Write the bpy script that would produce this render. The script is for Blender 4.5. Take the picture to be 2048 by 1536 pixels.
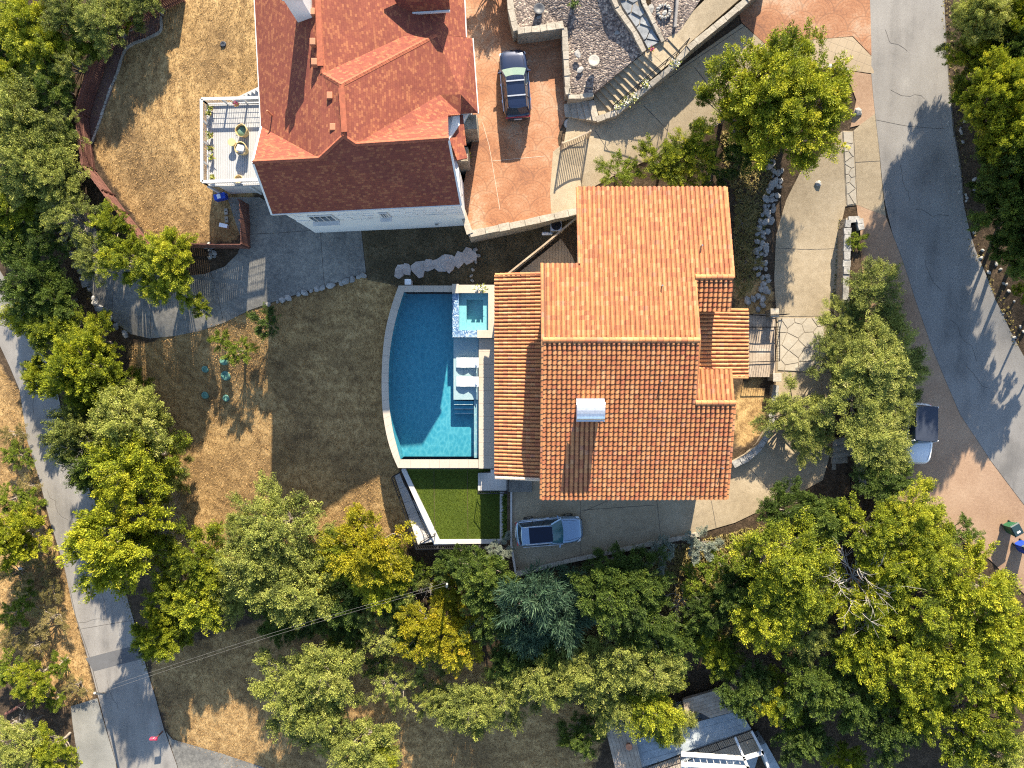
import bpy, bmesh, math, random
import numpy as np
from mathutils import Vector, Matrix
from mathutils.geometry import delaunay_2d_cdt

# ------------------------------------------------------------------ scene, camera, sky, sun, exposure
for o in list(bpy.data.objects):
    bpy.data.objects.remove(o, do_unlink=True)
S = bpy.context.scene
C = S.collection
random.seed(7)
RNG = np.random.default_rng(7)
CAMH = 49.0                       # drone height above the house pad
FOC = 2048 * 24.0 / 36.0          # focal length in photo pixels
NX, NY = 1030.0, 720.0            # photo pixel straight below the drone
cam_d = bpy.data.cameras.new('camera')
cam_d.lens = 24.0; cam_d.sensor_width = 36.0; cam_d.sensor_fit = 'HORIZONTAL'
cam_d.shift_x = -(NX - 1024) / 2048.0
cam_d.shift_y = -(768 - NY) / 2048.0
cam_d.clip_start = 0.5; cam_d.clip_end = 1000
cam = bpy.data.objects.new('camera', cam_d); C.objects.link(cam)
cam.location = (0, 0, CAMH); cam.rotation_euler = (0, 0, 0)
S.camera = cam

SUN_EL = math.radians(28.5)
SUN_DX, SUN_DY = 0.155, 1.0       # the sun stands beyond the top edge, a little to the right
az = math.atan2(SUN_DX, SUN_DY)
world = bpy.data.worlds.new('World'); S.world = world; world.use_nodes = True
wn = world.node_tree.nodes; wl = world.node_tree.links
bgn = wn['Background']
sky = wn.new('ShaderNodeTexSky'); sky.sky_type = 'NISHITA'; sky.sun_disc = False
sky.sun_elevation = SUN_EL; sky.sun_rotation = az
sky.air_density = 1.0; sky.dust_density = 0.6; sky.ozone_density = 1.0; sky.altitude = 300
wl.new(sky.outputs[0], bgn.inputs[0]); bgn.inputs[1].default_value = 0.102
sun_d = bpy.data.lights.new('sun', 'SUN'); sun_d.energy = 5.0; sun_d.angle = math.radians(0.53)
sun_d.color = (1.0, 0.885, 0.70)
sun = bpy.data.objects.new('sun', sun_d); C.objects.link(sun)
sdir = Vector((math.sin(az) * math.cos(SUN_EL), math.cos(az) * math.cos(SUN_EL), math.sin(SUN_EL)))
sun.rotation_euler = sdir.to_track_quat('Z', 'Y').to_euler(); sun.location = (10, 60, 60)
S.view_settings.view_transform = 'Standard'; S.view_settings.look = 'None'
S.view_settings.gamma = 1.0; S.view_settings.exposure = 1.72
S.view_settings.use_curve_mapping = False
S.cycles.use_denoising = False; S.cycles.filter_width = 1.15
S.cycles.use_adaptive_sampling = True; S.cycles.adaptive_threshold = 0.012
S.cycles.max_bounces = 5; S.cycles.diffuse_bounces = 2; S.cycles.glossy_bounces = 2
S.cycles.transparent_max_bounces = 6; S.cycles.transmission_bounces = 2

# ------------------------------------------------------------------ small maths
def W(px, py, z=0.0):
    k = (CAMH - z) / FOC
    return ((px - NX) * k, (NY - py) * k)
def W3(px, py, z):
    x, y = W(px, py, z); return Vector((x, y, z))

CTRL = [  # photo pixel and height of the natural ground there
 (1800,-20,3.5),(1830,150,3.2),(1840,300,2.8),(1890,500,2.2),(1960,800,1.4),(2040,1000,.8),(1750,100,3.2),(1760,300,2.6),
 (1830,800,1.3),(1900,950,.9),(1790,520,2.2),(2040,100,4.8),(2040,400,3.9),(2048,640,2.6),(2100,300,6),(2100,600,4),(2040,1250,-.4),(1990,1080,.4),
 (1720,330,2.2),(1690,480,1.4),(1700,240,2.5),(1620,500,.9),(1650,400,1.5),(1600,640,.45),(1610,750,.25),(1590,860,.1),(1520,980,0),
 (1300,1040,-.02),(1100,1060,-.02),(1450,1020,0),(1040,1120,-.05),(1200,1090,-.03),(1400,1060,-.02),(1040,1000,-.02),(1200,1000,-.02),
 (1700,1000,.7),(1740,900,1.2),(1660,830,.5),(1690,700,1.2),
 (1700,1200,-1.2),(2000,1400,-2.0),(1600,1500,-3.8),(1350,1460,-4.6),(1350,1220,-2.2),(1100,1230,-2.4),(1250,1130,-1.2),(1450,1130,-.9),
 (1000,1450,-5.0),(700,1500,-6.2),(900,1130,-3.0),(880,1300,-4.2),(600,1300,-6.0),(430,1420,-7.2),(1800,1530,-3),
 (40,700,-7.6),(110,950,-7.8),(180,1150,-8),(230,1300,-8.2),(290,1500,-8.4),(0,1200,-8.8),(0,900,-8.3),(20,1500,-9),(100,1400,-8.5),
 (755,750,-2.4),(640,750,-3.1),(500,800,-4.3),(400,800,-5.3),(300,900,-6.6),(640,1000,-3.9),(500,1000,-5.1),(770,1050,-3.2),(350,1100,-6.8),(560,640,-2.3),
 (700,500,-.95),(640,470,-.75),(600,540,-1.2),(480,600,-1.9),(350,650,-3.1),(250,630,-4.0),(180,540,-4.6),(120,430,-4.9),(220,720,-6.2),(560,470,-.85),(480,440,-1.0),
 (480,100,-.9),(350,100,-1.5),(250,250,-2.4),(300,430,-2.6),(430,430,-1.5),(450,250,-1.1),(340,-30,-1.6),
 (80,200,-5),(60,400,-6),(160,100,-3.6),(20,550,-7.2),(0,0,-5),(130,30,-4),
 (760,560,-1.3),(850,480,-1.0),(940,520,-.9),(960,500,-.9),(1040,490,-.6),(1100,470,-.4),(1130,520,-.3),(880,560,-1.0),
 (960,200,.9),(1080,200,1.1),(1080,330,1.1),(1130,360,1.1),(980,100,.9),(960,20,1.0),(1200,330,1.3),(1300,260,1.7),(1420,170,2.2),(1520,80,2.9),(1620,40,3.2),
 (1280,350,1.1),(1420,340,1.0),(1490,460,.7),(1500,600,.5),(1500,830,.15),(1560,300,1.9),
 (1250,200,1.5),(1350,100,2.4),(1500,0,3.0),(1120,30,1.2),(1250,30,2.0),(1300,600,.2),(1300,850,-.1),(1100,800,-.1),
]
def _rbf():
    P = np.array([W(a, b, c) for a, b, c in CTRL]); z = np.array([c for *_, c in CTRL])
    n = len(P); c2 = 2.0 ** 2
    A = np.sqrt(((P[:, None] - P[None]) ** 2).sum(-1) + c2)
    A[np.diag_indices(n)] -= 0.4
    M = np.zeros((n + 3, n + 3)); M[:n, :n] = A; M[:n, n] = 1; M[:n, n+1:] = P; M[n, :n] = 1; M[n+1:, :n] = P.T
    sol = np.linalg.solve(M, np.concatenate([z, [0, 0, 0]]))
    return P, sol, c2
_P, _sol, _c2 = _rbf()
def terrain(xy):
    xy = np.atleast_2d(np.asarray(xy, float))
    q = xy.copy(); q[:, 0] = np.clip(q[:, 0], -42, 40); q[:, 1] = np.clip(q[:, 1], -34, 30)
    out = np.empty(len(q)); n = len(_P)
    for i in range(0, len(q), 4000):
        d = np.sqrt(((q[i:i+4000, None] - _P[None]) ** 2).sum(-1) + _c2)
        out[i:i+4000] = d @ _sol[:n] + _sol[n] + q[i:i+4000] @ _sol[n+1:]
    return np.clip(out, -12, 6)
def tz(x, y): return float(terrain([(x, y)])[0])
def G(px, py, dz=0.0):
    """ground point seen at a photo pixel (dz above the ground)"""
    z = 0.0
    for _ in range(8):
        x, y = W(px, py, z + dz); z = tz(x, y)
    return Vector((x, y, z + dz))

# ------------------------------------------------------------------ materials
M = {}
def new_mat(name):
    m = bpy.data.materials.new(name); m.use_nodes = True
    nt = m.node_tree; b = nt.nodes['Principled BSDF']; M[name] = m
    return m, nt, nt.nodes, nt.links, b
def ramp(n, stops):
    r = n.new('ShaderNodeValToRGB'); e = r.color_ramp.elements
    while len(e) < len(stops): e.new(0.5)
    for k, (p, c) in enumerate(stops):
        e[k].position = p; e[k].color = (*c, 1)
    return r
def noise(n, l, scale, detail=6, rough=.6, co=None, dist=0):
    t = n.new('ShaderNodeTexNoise'); t.inputs['Scale'].default_value = scale
    t.inputs['Detail'].default_value = detail; t.inputs['Roughness'].default_value = rough
    t.inputs['Distortion'].default_value = dist
    if co is not None: l.new(co, t.inputs['Vector'])
    return t
def mixc(n, l, fac, a, b, mode='MIX'):
    m = n.new('ShaderNodeMix'); m.data_type = 'RGBA'; m.blend_type = mode
    for sock, v in ((m.inputs[0], fac), (m.inputs[6], a), (m.inputs[7], b)):
        if isinstance(v, (int, float)): sock.default_value = v
        elif isinstance(v, tuple): sock.default_value = (*v, 1)
        else: l.new(v, sock)
    return m.outputs[2]
def mth(n, l, op, a, b=0.0, c=None):
    m = n.new('ShaderNodeMath'); m.operation = op
    for i, v in enumerate((a, b, c)):
        if v is None: continue
        if isinstance(v, (int, float)): m.inputs[i].default_value = v
        else: l.new(v, m.inputs[i])
    return m.outputs[0]
def coords(n, kind='Object'):
    if kind == 'Position':
        return n.new('ShaderNodeNewGeometry').outputs['Position']
    return n.new('ShaderNodeTexCoord').outputs[kind]
def bump(n, l, b, h, strength, dist=.02):
    u = n.new('ShaderNodeBump'); u.inputs['Strength'].default_value = strength; u.inputs['Distance'].default_value = dist
    l.new(h, u.inputs['Height']); l.new(u.outputs[0], b.inputs['Normal']); return u
def mottled(name, stops, big=.6, small=8., rough=.9, bstr=.4, bdist=.03, spec=.3, kind='Position', mixf=.5, fine=None):
    """a natural surface: two noises through a colour ramp, with relief"""
    m, nt, n, l, b = new_mat(name)
    co = coords(n, kind)
    a = noise(n, l, big, 5, .6, co); c = noise(n, l, small, 8, .7, co)
    f = mth(n, l, 'ADD', mth(n, l, 'MULTIPLY', a.outputs[0], 1 - mixf), mth(n, l, 'MULTIPLY', c.outputs[0], mixf))
    r = ramp(n, stops); l.new(f, r.inputs[0]); col = r.outputs[0]
    if fine:
        g = noise(n, l, fine, 2, .5, co)
        r2 = ramp(n, [(.35, (.55, .55, .55)), (.65, (1.3, 1.3, 1.3))]); l.new(g.outputs[0], r2.inputs[0])
        col = mixc(n, l, .6, col, r2.outputs[0], 'MULTIPLY')
    l.new(col, b.inputs['Base Color'])
    b.inputs['Roughness'].default_value = rough; b.inputs['Specular IOR Level'].default_value = spec
    if bstr: bump(n, l, b, c.outputs[0], bstr, bdist)
    return m
def plain(name, col, rough=.5, metal=0., spec=.5, coat=0., var=.12, scale=6., bstr=.0):
    m, nt, n, l, b = new_mat(name)
    co = coords(n, 'Object'); t = noise(n, l, scale, 5, .6, co)
    d = tuple(c * (1 - var) for c in col); u = tuple(min(1, c * (1 + var)) for c in col)
    r = ramp(n, [(.3, d), (.7, u)]); l.new(t.outputs[0], r.inputs[0]); l.new(r.outputs[0], b.inputs['Base Color'])
    b.inputs['Roughness'].default_value = rough; b.inputs['Metallic'].default_value = metal
    b.inputs['Specular IOR Level'].default_value = spec; b.inputs['Coat Weight'].default_value = coat
    b.inputs['Coat Roughness'].default_value = .05
    if bstr: bump(n, l, b, t.outputs[0], bstr, .01)
    return m
# ground and paving
def ground_mat():
    m, nt, n, l, b = new_mat('ground')
    co = coords(n, 'Position')
    big = noise(n, l, .22, 4, .55, co); mid = noise(n, l, 1.6, 6, .7, co, .6); fin = noise(n, l, 9., 6, .75, co)
    st = n.new('ShaderNodeMapping'); st.inputs['Scale'].default_value = (1, .35, 1); st.inputs['Rotation'].default_value = (0, 0, .5)
    l.new(co, st.inputs[0]); strk = noise(n, l, 14., 5, .7, st.outputs[0], 1.2)
    f = mth(n, l, 'ADD', mth(n, l, 'MULTIPLY', mid.outputs[0], .5), mth(n, l, 'MULTIPLY', strk.outputs[0], .5))
    wv_ = n.new('ShaderNodeTexWave'); wv_.wave_type = 'RINGS'; wv_.rings_direction = 'Z'; wv_.inputs['Scale'].default_value = .32; wv_.inputs['Distortion'].default_value = 7.; wv_.inputs['Detail'].default_value = 3.; wv_.inputs['Detail Scale'].default_value = .6
    mv = n.new('ShaderNodeMapping'); mv.inputs['Location'].default_value = (11., -22., 0); l.new(co, mv.inputs[0]); l.new(mv.outputs[0], wv_.inputs['Vector'])
    f = mth(n, l, 'ADD', f, mth(n, l, 'MULTIPLY', mth(n, l, 'SUBTRACT', wv_.outputs['Fac'], .5), .035))
    straw = ramp(n, [(.34, (.085, .050, .022)), (.44, (.23, .140, .060)), (.54, (.42, .275, .118)), (.70, (.58, .40, .20))]); l.new(f, straw.inputs[0])
    green = ramp(n, [(.40, (.075, .048, .024)), (.62, (.24, .148, .066))]); l.new(f, green.inputs[0])
    bm = ramp(n, [(.46, (0, 0, 0)), (.64, (.85, .85, .85))]); l.new(big.outputs[0], bm.inputs[0])
    grass = mixc(n, l, bm.outputs[0], straw.outputs[0], green.outputs[0])
    g2 = mth(n, l, 'ADD', mth(n, l, 'MULTIPLY', fin.outputs[0], .6), mth(n, l, 'MULTIPLY', mid.outputs[0], .4))
    litter = ramp(n, [(.34, (.022, .016, .010)), (.5, (.060, .042, .027)), (.62, (.13, .090, .058)), (.74, (.24, .19, .14))]); l.new(g2, litter.inputs[0])
    at = n.new('ShaderNodeAttribute'); at.attribute_name = 'grass'
    e = mth(n, l, 'ADD', at.outputs['Fac'], mth(n, l, 'MULTIPLY', mth(n, l, 'SUBTRACT', mid.outputs[0], .5), .9))
    er = ramp(n, [(.38, (0, 0, 0)), (.62, (1, 1, 1))]); l.new(e, er.inputs[0])
    col = mixc(n, l, er.outputs[0], litter.outputs[0], grass)
    l.new(col, b.inputs['Base Color']); b.inputs['Roughness'].default_value = .95; b.inputs['Specular IOR Level'].default_value = .15
    bump(n, l, b, f, .9, .10)
ground_mat()
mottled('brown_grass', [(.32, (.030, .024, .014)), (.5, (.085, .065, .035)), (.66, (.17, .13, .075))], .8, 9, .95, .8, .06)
mottled('mulch', [(.32, (.10, .052, .040)), (.5, (.18, .10, .078)), (.7, (.27, .17, .13))], .9, 16, .95, .7, .04)
def asphalt_mat():
    m, nt, n, l, b = new_mat('asphalt')
    co = coords(n, 'Position')
    a = noise(n, l, .35, 4, .6, co); g = noise(n, l, 45., 3, .6, co)
    mp = n.new('ShaderNodeMapping'); mp.inputs['Scale'].default_value = (.9, .12, 1); mp.inputs['Rotation'].default_value = (0, 0, -.25); l.new(co, mp.inputs[0])
    tr = noise(n, l, 1.0, 4, .6, mp.outputs[0])
    f = mth(n, l, 'ADD', mth(n, l, 'MULTIPLY', a.outputs[0], .5), mth(n, l, 'MULTIPLY', tr.outputs[0], .5))
    r = ramp(n, [(.34, (.145, .136, .125)), (.48, (.215, .20, .182)), (.58, (.24, .225, .205)), (.70, (.31, .29, .262))]); l.new(f, r.inputs[0])
    gr = ramp(n, [(.36, (.55, .55, .55)), (.64, (1.35, 1.35, 1.35))]); l.new(g.outputs[0], gr.inputs[0])
    l.new(mixc(n, l, .7, r.outputs[0], gr.outputs[0], 'MULTIPLY'), b.inputs['Base Color'])
    b.inputs['Roughness'].default_value = .85; bump(n, l, b, g.outputs[0], .4, .012)
asphalt_mat()
mottled('asphalt_patch', [(.35, (.08, .08, .082)), (.65, (.125, .125, .128))], .8, 30, .85, .4, .01)
mottled('road_gravel', [(.3, (.12, .118, .105)), (.5, (.205, .20, .18)), (.7, (.32, .31, .28))], .5, 22, .95, .6, .03)
mottled('concrete', [(.30, (.225, .175, .112)), (.5, (.325, .26, .172)), (.70, (.41, .338, .236))], .28, 2.6, .85, .12, .01, mixf=.45, fine=26)
mottled('old_concrete', [(.32, (.085, .082, .075)), (.48, (.16, .153, .138)), (.64, (.27, .25, .212)), (.75, (.32, .295, .25))], .45, 3.4, .9, .2, .012, mixf=.55, fine=22)
mottled('decomposed_granite', [(.3, (.25, .15, .092)), (.5, (.345, .225, .145)), (.7, (.43, .30, .20))], .3, 6, .95, .35, .02, mixf=.4, fine=40)
def gravel_mat():
    m, nt, n, l, b = new_mat('garden_gravel')
    co = coords(n, 'Position')
    v = n.new('ShaderNodeTexVoronoi'); v.inputs['Scale'].default_value = 9.; v.inputs['Randomness'].default_value = 1; l.new(co, v.inputs['Vector'])
    sp = n.new('ShaderNodeSeparateColor'); l.new(v.outputs['Color'], sp.inputs[0])
    r = ramp(n, [(.0, (.085, .068, .060)), (.35, (.16, .128, .112)), (.7, (.26, .21, .18)), (1., (.48, .40, .32))]); l.new(sp.outputs[0], r.inputs[0])
    d = ramp(n, [(.0, (1, 1, 1)), (.55, (.75, .75, .75)), (.8, (.3, .3, .3))]); l.new(v.outputs['Distance'], d.inputs[0])
    a = noise(n, l, .6, 4, .6, co); ar = ramp(n, [(.35, (.75, .72, .72)), (.65, (1.15, 1.1, 1.05))]); l.new(a.outputs[0], ar.inputs[0])
    c = mixc(n, l, .8, r.outputs[0], ar.outputs[0], 'MULTIPLY'); c = mixc(n, l, .5, c, d.outputs[0], 'MULTIPLY')
    l.new(c, b.inputs['Base Color']); b.inputs['Roughness'].default_value = .9
    u = bump(n, l, b, v.outputs['Distance'], .9, .05); u.invert = True
gravel_mat()
def stamped(name, base, line, fans=True):
    m, nt, n, l, b = new_mat(name)
    co = coords(n, 'Position'); mp = n.new('ShaderNodeMapping'); wb_ = noise(n, l, .5, 2, .5, co); l.new(mixc(n, l, .05, co, wb_.outputs['Color'], 'LINEAR_LIGHT'), mp.inputs[0])
    mp.inputs['Rotation'].default_value = (0, 0, .1 if fans else .35)
    sp = n.new('ShaderNodeSeparateXYZ'); l.new(mp.outputs[0], sp.inputs[0])
    s = 1 / 2.1
    u = mth(n, l, 'MULTIPLY', sp.outputs[0], s); v = mth(n, l, 'MULTIPLY', sp.outputs[1], s)
    if fans:
        row = mth(n, l, 'FLOOR', mth(n, l, 'MULTIPLY', v, 2.0)); off = mth(n, l, 'MULTIPLY', mth(n, l, 'MODULO', mth(n, l, 'ADD', row, 100.), 2.0), .5)
        dy = mth(n, l, 'SUBTRACT', v, mth(n, l, 'MULTIPLY', row, .5))
        dx0 = mth(n, l, 'SUBTRACT', mth(n, l, 'FRACT', mth(n, l, 'ADD', mth(n, l, 'ADD', u, off), 50.)), .5)
        dx1 = mth(n, l, 'SUBTRACT', mth(n, l, 'FRACT', mth(n, l, 'ADD', mth(n, l, 'ADD', u, off), 50.5)), .5)
        dy1 = mth(n, l, 'ADD', dy, .5)
        def dist(x, y): return mth(n, l, 'SQRT', mth(n, l, 'ADD', mth(n, l, 'MULTIPLY', x, x), mth(n, l, 'MULTIPLY', y, y)))
        d0, d1 = dist(dx0, dy), dist(dx1, dy1)
        inside = mth(n, l, 'LESS_THAN', d0, .5); outside = mth(n, l, 'SUBTRACT', 1.0, inside)
        def pick(a, c): return mth(n, l, 'ADD', mth(n, l, 'MULTIPLY', a, inside), mth(n, l, 'MULTIPLY', c, outside))
        d = pick(d0, d1); ang = pick(mth(n, l, 'ARCTAN2', dx0, dy), mth(n, l, 'ARCTAN2', dx1, dy1))
        ring = mth(n, l, 'ABSOLUTE', mth(n, l, 'SUBTRACT', mth(n, l, 'FRACT', mth(n, l, 'MULTIPLY', d, 10.)), .5))
        rid = mth(n, l, 'FLOOR', mth(n, l, 'MULTIPLY', d, 10.))
        spoke = mth(n, l, 'ABSOLUTE', mth(n, l, 'SUBTRACT', mth(n, l, 'FRACT', mth(n, l, 'ADD', mth(n, l, 'MULTIPLY', ang, 5.), mth(n, l, 'MULTIPLY', rid, .5))), .5))
        edge = mth(n, l, 'LESS_THAN', mth(n, l, 'ABSOLUTE', mth(n, l, 'SUBTRACT', d0, .5)), .018)
        ln = mth(n, l, 'MAXIMUM', mth(n, l, 'GREATER_THAN', ring, .43), mth(n, l, 'GREATER_THAN', spoke, .45))
        ln = mth(n, l, 'MAXIMUM', mth(n, l, 'MULTIPLY', ln, .45), mth(n, l, 'MULTIPLY', edge, .5))
    else:
        fu = mth(n, l, 'ABSOLUTE', mth(n, l, 'SUBTRACT', mth(n, l, 'FRACT', mth(n, l, 'ADD', mth(n, l, 'MULTIPLY', u, 4.), 90.)), .5))
        fv = mth(n, l, 'ABSOLUTE', mth(n, l, 'SUBTRACT', mth(n, l, 'FRACT', mth(n, l, 'ADD', mth(n, l, 'MULTIPLY', v, 4.), 90.)), .5))
        ln = mth(n, l, 'MULTIPLY', mth(n, l, 'GREATER_THAN', mth(n, l, 'MAXIMUM', fu, fv), .46), .5)
    a = noise(n, l, .30, 5, .68, co, .4); f = noise(n, l, 5., 6, .7, co)
    k = mth(n, l, 'ADD', mth(n, l, 'MULTIPLY', a.outputs[0], .7), mth(n, l, 'MULTIPLY', f.outputs[0], .3))
    r = ramp(n, base); l.new(k, r.inputs[0])
    col = mixc(n, l, mth(n, l, 'MULTIPLY', ln, .75), r.outputs[0], line)
    l.new(col, b.inputs['Base Color']); b.inputs['Roughness'].default_value = .75
    inv = mth(n, l, 'SUBTRACT', 1.0, ln); bump(n, l, b, inv, .5, .012)
stamped('stamped_orange', [(.38, (.19, .075, .034)), (.46, (.29, .118, .048)), (.54, (.335, .16, .078)), (.62, (.37, .235, .145)), (.72, (.36, .26, .18))], (.10, .045, .024))
stamped('stamped_beige', [(.35, (.30, .225, .14)), (.65, (.39, .30, .195))], (.20, .15, .095), False)
mottled('creek_stone', [(.3, (.10, .11, .12)), (.5, (.20, .21, .22)), (.7, (.33, .34, .34))], 1.2, 5, .9, .6, .04)
mottled('limestone', [(.3, (.19, .16, .125)), (.5, (.33, .29, .23)), (.7, (.48, .43, .36))], 1.2, 7, .9, .7, .04, kind='Position')
mottled('white_rock', [(.3, (.12, .115, .105)), (.5, (.27, .26, .24)), (.7, (.47, .45, .42))], 1.4, 6, .9, .7, .04)
mottled('flagstone', [(.3, (.29, .25, .19)), (.5, (.37, .325, .255)), (.7, (.45, .41, .33))], .9, 7, .85, .4, .02)
mottled('path_stone', [(.3, (.24, .19, .165)), (.48, (.42, .36, .32)), (.7, (.55, .50, .46))], .9, 6, .9, .5, .03)
mottled('mortar', [(.3, (.20, .165, .12)), (.7, (.30, .25, .185))], 2, 14, .95, .3, .01)
mottled('stone_wall', [(.3, (.15, .12, .085)), (.5, (.28, .235, .175)), (.7, (.42, .365, .28))], 1.4, 5, .95, .9, .06)
plain('joint', (.075, .065, .055), .95)
# buildings
mottled('stucco', [(.3, (.44, .38, .30)), (.7, (.56, .49, .40))], .5, 9, .9, .2, .01)
mottled('white_stucco', [(.3, (.56, .55, .53)), (.7, (.72, .71, .69))], .4, 6, .85, .25, .01)
mottled('white_wall', [(.3, (.40, .375, .345)), (.7, (.52, .49, .455))], .5, 5, .85, .1, .005)
def tile_mat():
    m, nt, n, l, b = new_mat('roof_tile')
    at = n.new('ShaderNodeAttribute'); at.attribute_name = 'tint'
    oi = n.new('ShaderNodeObjectInfo')
    flag = n.new('ShaderNodeAttribute'); flag.attribute_name = 'joined'
    # joined tiles carry their own tint, single tiles use the object's random number
    f = mth(n, l, 'ADD', mth(n, l, 'MULTIPLY', at.outputs['Fac'], flag.outputs['Fac']),
            mth(n, l, 'MULTIPLY', oi.outputs['Random'], mth(n, l, 'SUBTRACT', 1.0, flag.outputs['Fac'])))
    r = ramp(n, [(.0, (.385, .135, .064)), (.2, (.43, .168, .072)), (.5, (.46, .195, .078)), (.8, (.485, .222, .088)), (.95, (.50, .255, .12)), (1., (.40, .175, .105))])
    l.new(f, r.inputs[0])
    co = coords(n, 'Position'); t = noise(n, l, 1.0, 6, .7, co); t2 = noise(n, l, 14., 5, .7, co)
    g = ramp(n, [(.3, (.70, .66, .62)), (.7, (1.15, 1.12, 1.08))]); l.new(t.outputs[0], g.inputs[0])
    g2 = ramp(n, [(.3, (.75, .72, .70)), (.6, (1.1, 1.1, 1.1))]); l.new(t2.outputs[0], g2.inputs[0])
    c = mixc(n, l, .6, r.outputs[0], g.outputs[0], 'MULTIPLY'); c = mixc(n, l, .6, c, g2.outputs[0], 'MULTIPLY')
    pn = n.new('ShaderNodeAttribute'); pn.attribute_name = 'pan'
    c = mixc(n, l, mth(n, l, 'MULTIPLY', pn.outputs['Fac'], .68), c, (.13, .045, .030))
    l.new(c, b.inputs['Base Color']); b.inputs['Roughness'].default_value = .72; b.inputs['Specular IOR Level'].default_value = .35
tile_mat()
plain('roof_felt', (.16, .065, .04), .95)
plain('ridge_mortar', (.52, .40, .30), .9, var=.2, scale=10)
def shingle_mat():
    m, nt, n, l, b = new_mat('shingle')
    uv = n.new('ShaderNodeUVMap'); uv.uv_map = 'UVMap'
    br = n.new('ShaderNodeTexBrick'); l.new(uv.outputs[0], br.inputs['Vector'])
    br.offset = .43; br.inputs['Scale'].default_value = 1.; br.inputs['Brick Width'].default_value = .20; br.inputs['Row Height'].default_value = .145
    br.inputs['Mortar Size'].default_value = .006; br.inputs['Color1'].default_value = (0, 0, 0, 1); br.inputs['Color2'].default_value = (1, 1, 1, 1); br.inputs['Mortar'].default_value = (0, 0, 0, 1)
    br.inputs['Bias'].default_value = 0.
    r = ramp(n, [(.0, (.165, .046, .033)), (.3, (.19, .055, .036)), (.62, (.205, .062, .038)), (.80, (.24, .080, .043)), (.95, (.285, .105, .053))]); l.new(br.outputs['Color'], r.inputs[0])
    co = coords(n, 'Position'); a = noise(n, l, .7, 4, .6, co); g = ramp(n, [(.3, (.85, .83, .82)), (.7, (1.12, 1.1, 1.08))]); l.new(a.outputs[0], g.inputs[0])
    c = mixc(n, l, .7, r.outputs[0], g.outputs[0], 'MULTIPLY')
    c = mixc(n, l, mth(n, l, 'MULTIPLY', br.outputs['Fac'], .55), c, (.10, .025, .015))
    l.new(c, b.inputs['Base Color']); b.inputs['Roughness'].default_value = .9; b.inputs['Specular IOR Level'].default_value = .25
    # each course rises towards its butt edge
    sp = n.new('ShaderNodeSeparateXYZ'); l.new(uv.outputs[0], sp.inputs[0])
    saw = mth(n, l, 'FRACT', mth(n, l, 'ADD', mth(n, l, 'DIVIDE', sp.outputs[1], .145), 100.))
    h = mth(n, l, 'ADD', mth(n, l, 'MULTIPLY', mth(n, l, 'SUBTRACT', 1.0, saw), .7), mth(n, l, 'MULTIPLY', br.outputs['Color'], .4))
    bump(n, l, b, h, .35, .012)
shingle_mat()
plain('shingle_cap', (.28, .078, .038), .9, var=.25, scale=5)
plain('vent_metal', (.38, .15, .075), .6, var=.1)
plain('white_paint', (.50, .49, .475), .6, var=.05)
plain('trim_white', (.60, .58, .55), .6, var=.06)
plain('black_metal', (.018, .018, .02), .45, .6)
plain('grey_metal', (.45, .46, .47), .35, .8)
plain('galvanised', (.70, .71, .72), .32, .75, var=.15, scale=8)
mottled('fence_wood', [(.3, (.085, .036, .028)), (.5, (.135, .060, .045)), (.7, (.21, .10, .072))], .8, 8, .85, .3, .01)
mottled('weathered_wood', [(.3, (.20, .15, .11)), (.5, (.33, .265, .20)), (.7, (.48, .41, .33))], 1.2, 9, .85, .3, .01)
mottled('tan_wood', [(.3, (.24, .175, .12)), (.5, (.35, .27, .19)), (.7, (.46, .37, .27))], 1.2, 9, .85, .3, .01)
mottled('white_deck_wood', [(.3, (.30, .30, .305)), (.7, (.39, .39, .39))], .9, 8, .7, .15, .005)
mottled('blue_deck', [(.3, (.19, .225, .245)), (.5, (.29, .325, .345)), (.7, (.42, .45, .46))], .9, 4, .75, .1, .005)
def glass_dark(name, col=(.02, .03, .035), rough=.05):
    m, nt, n, l, b = new_mat(name)
    b.inputs['Base Color'].default_value = (*col, 1); b.inputs['Roughness'].default_value = rough; b.inputs['Specular IOR Level'].default_value = .35
    b.inputs['Coat Weight'].default_value = .0; b.inputs['Coat Roughness'].default_value = .02
glass_dark('window_glass', (.03, .045, .06)); glass_dark('windshield_silver', (.03, .10, .12), .08); glass_dark('windshield_navy', (.13, .18, .155), .12)
glass_dark('panorama_glass', (.004, .008, .022), .12)
# pool
mottled('travertine', [(.3, (.36, .31, .25)), (.7, (.45, .395, .325))], .6, 5, .75, .15, .005)
mottled('pool_plaster', [(.3, (.050, .27, .35)), (.7, (.075, .315, .39))], .5, 6, .8, 0, 0)
mottled('ledge_plaster', [(.3, (.25, .34, .36)), (.7, (.33, .41, .42))], .8, 9, .8, 0, 0)
mottled('spa_plaster', [(.3, (.14, .38, .42)), (.7, (.20, .45, .48))], .8, 9, .8, 0, 0)
def mosaic_mat():
    m, nt, n, l, b = new_mat('mosaic')
    co = coords(n, 'Position'); v = n.new('ShaderNodeTexVoronoi'); v.inputs['Scale'].default_value = 13.; v.distance = 'CHEBYCHEV'; v.inputs['Randomness'].default_value = .35; l.new(co, v.inputs['Vector'])
    sp = n.new('ShaderNodeSeparateColor'); l.new(v.outputs['Color'], sp.inputs[0])
    r = ramp(n, [(.0, (.07, .13, .24)), (.3, (.12, .21, .33)), (.55, (.22, .32, .42)), (.8, (.34, .41, .46)), (1., (.17, .27, .38))]); r.color_ramp.interpolation = 'CONSTANT'
    l.new(sp.outputs[0], r.inputs[0]); l.new(r.outputs[0], b.inputs['Base Color']); b.inputs['Roughness'].default_value = .2
mosaic_mat()
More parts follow.
